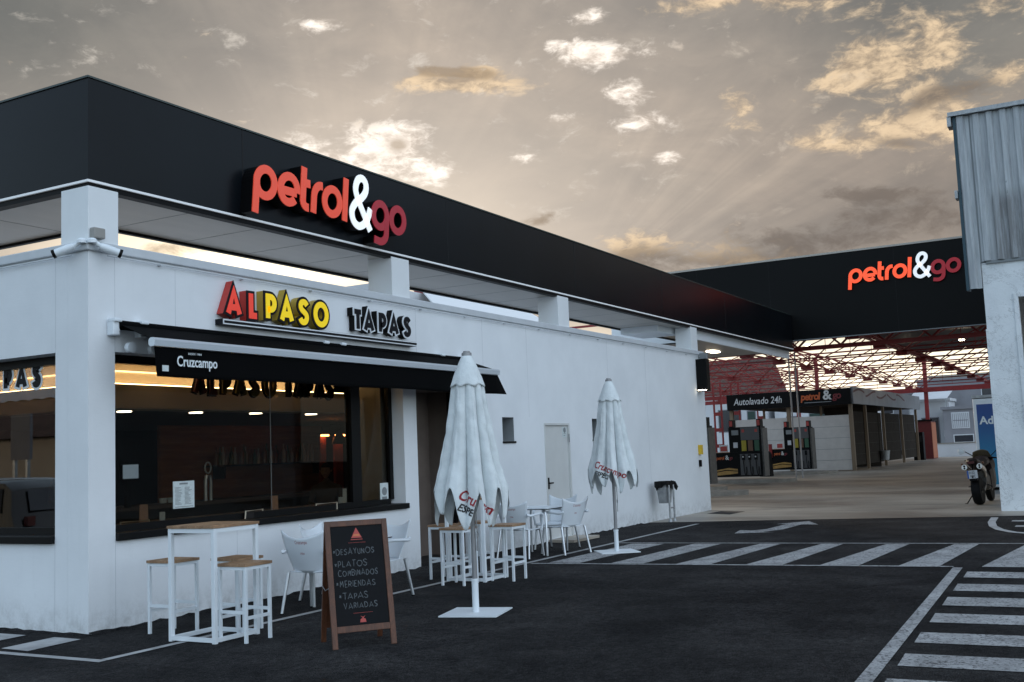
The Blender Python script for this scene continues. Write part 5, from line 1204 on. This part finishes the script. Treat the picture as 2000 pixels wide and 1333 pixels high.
M().prism([(-.26, 0), (.26, 0), (.22, 1.05), (-.22, 1.05)], Fr((0, 0, 0), (0, -1, 0), (0, 0, 1)), -.5, .0).build('body', m_black, wb); M().prism([(-.22, 1.051), (.22, 1.051), (.15, 1.16), (-.15, 1.16)], Fr((0, 0, 0), (0, -1, 0), (0, 0, 1)), -.5, .0).build('lid', m_black, wb); M().box(-.012, -.002, -.14, .14, .93, 1.02).build('label', m_swh, wb)

# ------------------------------------------------------------------ car wash
m_wpan = mat('wash_panel', (.56, .535, .51), .8, var=.05, spec=.15); m_wpan_shaded = mat('wash_panel_shaded', (.040, .034, .029), .9, var=.12, spec=.05); m_post = mat('beige_post', (.20, .145, .095), .6)  # brown side panels darkened in colour for their shaded face
wa = thing('car_wash', 'car wash block with black Autolavado 24h sign band and pale panels', 'building', (48.5, 2.85, 0))
X0 = 48.5
def wbx(x0, x1, y0, y1, z0, z1): return M().box(x0-48.5, x1-48.5, y0-2.85, y1-2.85, z0, z1)
sb_ = wbx(48.3, 48.5, 2.80, 9.2, 3.34, 4.16).build('sign_band', m_black, wa); FWs = Fr((48.296-48.5, 0, 0), (0, -1, 0), (0, 0, 1))
text_mesh('Autolavado 24h', .50, Fr((-.205, 8.82-2.85, 3.60), (0, -1, 0), (0, 0, 1)), m_swh, 'lettering', sb_, sx=.80, shear=.18, bold=.004)
petrol_text(Fr((-.205, 5.28-2.85, 3.66), (0, -1, 0), (0, 0, 1)), .50, sb_)
q = M(); q.box(-.206, -.2035, 3.75-2.85, 5.1-2.85, 3.50, 3.535); q.build('sign_underline', m_grey, sb_)
for y0, y1 in ((6.12, 8.95), (2.98, 5.95)):
    w_ = wbx(48.62, 48.70, y0, y1, .05, 2.82).build('wash_wall', m_wpan, wa)
    g = M()
    for k in range(1, 5): g.box(48.615-48.5, 48.622-48.5, y0-2.85, y1-2.85, k*.56-.008, k*.56+.008)
    g.build('panel_gap', m_grey, w_)
for y in (9.07, 6.03, 2.90): wbx(48.52, 48.72, y-.09, y+.09, 0, 3.34).build('post', m_post, wa)
for y in (7.6, 4.6): wbx(49.5, 49.62, y-.05, y+.05, 2.4, 3.34).build('post', m_post, wa)
wbx(48.5, 69, 2.9, 9.1, 3.40, 3.55).build('roof', m_wpan_shaded, wa); wbx(56.0, 56.1, 2.99, 5.95, 0, 3.4).build('rear_wall', m_wpan_shaded, wa)
sb2 = wbx(48.5, 69.2, 2.70, 2.82, 3.36, 4.22).build('side_banner', mat('silver_banner', (.20, .21, .225), .35, var=.2, vscale=.8), wa)
q = M()
for k in range(5): q.ribbon([(x, 3.95+.16*math.sin(k*1.7+x*1.1)) for x in [k*3.0+.3*a for a in range(10)]], .10, Fr((48.6-48.5, 2.698-2.85, 0), (1, 0, 0), (0, 0, 1)), 0, .003)
q.build('red_wave', mat('faded_red', (.13, .05, .05), .6), sb2)
for k, x in enumerate((48.75, 52.3, 57.2, 63.0, 68.6)): wbx(x-.09, x+.09, 2.86, 3.0, 0, 3.36).build('post', m_post, wa)
for x0, x1, mt in ((48.9, 52.15, m_wpan_shaded), (52.45, 57.05, m_wpan_shaded), (57.35, 62.85, m_wpan_shaded), (63.15, 68.45, m_wpan_shaded)):
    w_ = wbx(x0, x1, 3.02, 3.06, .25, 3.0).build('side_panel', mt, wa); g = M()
    for k in range(1, 5): g.box(x0-48.5, x1-48.5, 3.012-2.85, 3.019-2.85, .25+k*.55-.005, .25+k*.55+.005)
    g.build('panel_gap', m_black, w_)
bc = thing('bucket', 'dark bucket hanging on the side wall of the car wash', 'bucket', (55.9, 2.72, .35)); M().lathe([(.20, 0), (.27, .52), (.29, .53), (.25, .5), (.18, .04)], 18).build('pail', m_galv, bc, smooth=True); M().tube([(.27, 0, .52), (.1, 0, .60), (-.1, 0, .60), (-.27, 0, .52)], .012, 6).build('handle', m_black, bc)
db = thing('vending_cabinet', 'black cabinet at the back corner of the car wash', 'cabinet', (68.8, 2.95, .006)); M().box(0, .7, -.33, .33, 0, 1.85).build('body', m_black, db, bevel=.02); M().box(-.012, -.001, -.25, .25, 1.2, 1.6).build('panel', m_seam, db)
rc = thing('red_kiosk', 'dark red kiosk with orange side behind the car wash', 'kiosk', (72, 2.95, .006)); M().box(0, 2, -.45, .5, 0, 2.6).build('cabin', m_darkred, rc); M().box(.05, 2.0, -.47, -.451, .05, 2.5).build('orange_side', mat('orange_panel', (.40, .13, .06), .6), rc); M().box(-.1, 2.1, -.55, .6, 2.601, 2.70).build('roof', m_black, rc)

# ------------------------------------------------------------------ neighbouring buildings behind the forecourt
m_hw = mat('house_white', (.60, .62, .65), .85, var=.06, vscale=.5); m_hg = mat('house_grey', (.22, .22, .24), .85, var=.1, vscale=.5); m_hb = mat('house_beige', (.42, .37, .31), .85, var=.08, vscale=.5)
m_win = mat('house_window', (.03, .035, .045), .15, spec=.6); m_tile = mat('roof_tiles', (.085, .05, .04), .85, var=.35, vscale=3.0); m_shut = mat('green_shutter', (.02, .05, .04), .6)
def house(label, x, y, w, d, h, mt, wins=(), roof=None, name='house', face='-x'):
    """front faces -X at x, spanning y..y+w"""
    t = thing(name, label, 'house', (x, y, 0))
    M().box(0, d, 0, w, -.01, h).build('wall', mt, t)
    for y0, y1, z0, z1, wm in wins:
        o = M().box(-.03, -.002, y0, y1, z0, z1).build('window', m_hw if mt is not m_hw else m_hg, t)
        if wm is m_plate:
            g = M()
            for k in range(9): g.box(-.06, -.046, y0+.1+(y1-y0-.2)*k/8-.02, y0+.1+(y1-y0-.2)*k/8+.02, z0+.08, z1-.08)
            g.box(-.062, -.046, y0+.08, y1-.08, (z0+z1)/2-.03, (z0+z1)/2+.03); g.build('bars', m_hg, o)
        M().box(-.045, -.031, y0+.08, y1-.08, z0+.08, z1-.08).build('pane', wm, o)
    if roof:
        m = M(); rz = roof; n = 28
        vs = [(-.4, -.3, h), (-.4, w+.3, h), (d/2, w+.3, h+rz), (d/2, -.3, h+rz), (d+.4, -.3, h), (d+.4, w+.3, h)]
        def rf(uu, vv): return (-.5+(d/2+.5)*vv, -.3+(w+.6)*uu, h+rz*vv+.07*abs(math.sin(uu*w*4.5))+.03*(vv*14 % 1))
        m.grid(rf, int(w*9), 30); m.add(vs, [(3, 2, 5, 4), (0, 3, 4), (1, 5, 2), (0, 4, 5, 1)]); m.build('roof', m_tile, t)
    else: M().box(-.15, d+.1, -.15, w+.15, h+.002, h+.25).build('cornice', mt, t)
    return t
house('white house with a brown tiled roof left of the car wash sign', 85, 18.4, 14, 9, 5.9, m_hw, [(1.5, 3.6, 2.6, 4.6, m_win), (3.9, 5.2, .3, 2.3, m_shut), (.2, 1.0, 3.0, 4.4, m_shut)], 3.4)
house('white house with dark green doors seen under the car wash sign', 88, 10.2, 7.6, 8, 5.3, m_hw, [(1.0, 2.6, 2.2, 4.0, m_shut), (3.2, 4.6, 2.2, 4.0, m_shut), (5.4, 6.6, 2.4, 3.8, m_win)])
house('low grey house with a barred white window beside the blue panel', 90, 1.5, 2.6, 5, 3.7, m_hg, [(.55, 1.95, 2.1, 3.45, m_plate), (.3, 1.9, .9, 1.6, m_win)])
house('grey house block rising behind the low barred house', 100, -6, 13.5, 10, 6.6, m_hg, [(2.0, 3.2, 4.4, 6.0, m_win), (4.5, 5.6, 4.6, 6.0, m_win), (7.0, 8.0, 4.4, 5.8, m_win)])
house('pale house wall with a glazed porch beside the red column', 95, 4.2, 3.4, 4, 4.6, m_hw, [(.9, 2.4, .4, 3.2, m_win)])
house('distant pale block on the skyline with a stair tower', 125, -4, 14, 10, 8.2, m_hb, [(2, 3.2, 6.2, 7.6, m_win), (5, 6.2, 6.2, 7.6, m_win), (8, 9, 6.4, 7.6, m_win)])
house('distant grey houses low on the skyline behind the car wash', 130, 12, 18, 10, 6.6, m_hg, [(3, 4.2, 4.4, 5.6, m_win), (8, 9.2, 4.4, 5.6, m_win)])
house('white terrace block far right behind the warehouse', 110, -22, 15, 10, 7.0, m_hw, [(2, 3.4, 3.6, 5.4, m_win), (6, 7.4, 3.6, 5.4, m_win)])
lw = thing('low_wall', 'low white wall at the back of the forecourt beside the kiosk', 'wall', (78, -9, 0)); M().box(0, .3, 0, 12.1, 0, .95).build('wall', m_hw, lw); M().box(-.05, .35, 0, 12.1, .951, 1.02).build('coping', m_kerb, lw)
po = thing('glazed_porch_roof', 'sloping white translucent porch roof behind the red column', 'roof', (91, 3.8, 0)); m = M(); m.add([(0, 0, 4.7), (0, 3.2, 4.7), (4, 3.2, 5.5), (4, 0, 5.5)], [(0, 1, 2, 3)]); m.build('roof_sheet', m_hw, po, solid=.05)
for y in (.1, 3.1): M().bar((.05, y, 0), (.05, y, 4.68), .1).build('post', m_galv, po)
# white block and red tank seen through the gap over the cafe roof
bb = thing('rear_block', 'white low-pitched roof seen through the gap under the canopy', 'building', (22.5, 8, 0)); M().box(0, 9, 5.2, 9, -.01, 7.6).build('wall', m_hw, bb)
M().add([(-1.6, .4, 5.0), (9.5, .4, 5.0), (9.5, 5.2, 8.05), (3.2, 5.2, 7.7)], [(0, 1, 2, 3)]).build('roof', mat('white_roof_sheet', (.84, .86, .88), .6), bb, solid=.05)  # roof pitch made up to catch sky light and look bright
rt = thing('red_unit', 'small dark red unit on the white pitched roof behind the cafe', 'unit', (26.8, 13.3, 7.7)); M().box(0, 2.2, 0, 1, -.1, .55).build('casing', m_red, rt); M().box(.3, .7, .2, .6, .551, .75).build('cap', m_red, rt)
gb = thing('rear_annexe', 'grey flat roof edge glimpsed behind the left parapet', 'building', (4.0, 11.5, 0)); M().box(0, 1.8, 0, 3, 3.0, 5.95).build('wall', m_hg, gb); M().box(-.1, 1.9, -.1, 3.1, 5.951, 6.05).build('coping', m_grey, gb)

# ------------------------------------------------------------------ street beside the cafe, mirrored in the side window
house('beige house with chimneys across the street, mirrored in the side window', -26, 30, 16, 9, 6.0, m_hw, [(3.2, 4.2, 3.4, 4.9, m_win), (5.4, 6.3, 3.4, 4.9, m_win), (8, 9.2, 3.2, 4.8, m_win), (4.2, 5.2, .2, 2.4, m_shut)])
house('low garage with a brown tiled roof across the street, mirrored in the side window', -21, 22, 6.6, 4, 2.8, m_hb, [(1, 2, 1, 2, m_win), (4.6, 6, .1, 2.2, m_shut)], 1.5)
gs = thing('notice_board', 'grey notice board across the street, mirrored in the side window', 'sign', (-14, 20.6, 0)); M().box(0, .1, -.45, .45, 2.0, 3.4).build('board', m_hg, gs); M().bar((.05, -.3, 0), (.05, -.3, 2.0), .1).build('post', m_galv, gs); M().bar((.05, .3, 0), (.05, .3, 2.0), .1).build('post', m_galv, gs)
house('pale street house with a tiled roof, mirrored in the side window', -33, 50, 16, 9, 6.6, m_hw, [(2, 3.2, 3.2, 4.8, m_win), (6, 7.2, 3.2, 4.8, m_win), (10, 11.2, 3.2, 4.8, m_win)], 2.2)
def car(label, loc, rz, mt):
    t = thing('parked_car', label, 'car', loc, rz, 'cars parked in the side street')
    prof = [(-1.95, .35), (-1.98, .75), (-1.85, 1.0), (-1.72, 1.36), (-1.45, 1.47), (-.3, 1.50), (.35, 1.40), (1.0, 1.02), (1.75, .88), (1.98, .66), (1.98, .32), (1.55, .25), (-1.6, .25)]
    def fn(uu, vv):
        i = int(round(uu*len(prof))) % len(prof); x, z = prof[i]; s = vv*2-1
        k = 1 if z < .95 else 1-.30*(z-.95); e = 1-.06*abs(s)**6*(1 if abs(x) > 1.6 else .3)
        return (x*e, s*.86*k, z-.03*abs(s)**4)
    m = M(); n = len(prof); m.grid(fn, n, 9, True); o = len(m.v); m.f.append(tuple(range(n))[::-1]); m.f.append(tuple(range(o-n, o))); m.build('body', mt, t, smooth=True, bevel=.0)
    for s in (-1, 1):
        q = M(); P = [(-1.5, 1.0), (-1.42, 1.36), (-.35, 1.40), (.25, 1.32), (.80, 1.02)]
        vs = [(x, s*(.86*(1-.30*max(z-.95, 0))+.006), z) for x, z in P]; q.add(vs, [tuple(range(5))]); q.build('side_window', m_win, t)
        for x in (-1.25, 1.25):
            w_ = M().lathe([(.2, -.1), (.31, -.09), (.32, 0), (.31, .09), (.2, .1)], 24, (x, s*.80, .32), 'y').build('wheel', m_rubber, t, smooth=True); M().lathe([(.195, -.105), (.05, -.11), (.05, .11), (.195, .105)], 20, (x, s*.80, .32), 'y').build('hub', m_alu, w_)
        M().box(-1.985, -1.90, s*.68-.07, s*.68+.07, .80, .94).build('tail_light', mat('tail_red', (.10, .01, .01), .3), t); M().box(1.80, 1.99, s*.58-.16, s*.58+.16, .62, .76).build('headlight', m_alu, t)
    q = M(); q.add([(-1.875, -.62, 1.02), (-1.875, .62, 1.02), (-1.755, .58, 1.34), (-1.755, -.58, 1.34)], [(0, 1, 2, 3)]); q.build('rear_window', m_win, t)
    return t
car('white hatchback parked in the side street, mirrored in the side window', (-8.6, 14.4, 0), R(90), mat('car_white', (.62, .63, .64), .3, coat=.5)); car('black hatchback parked nearer the cafe, mirrored in the side window', (-3.7, 7.5, 0), R(90), mat('car_black', (.012, .012, .014), .25, coat=.5))
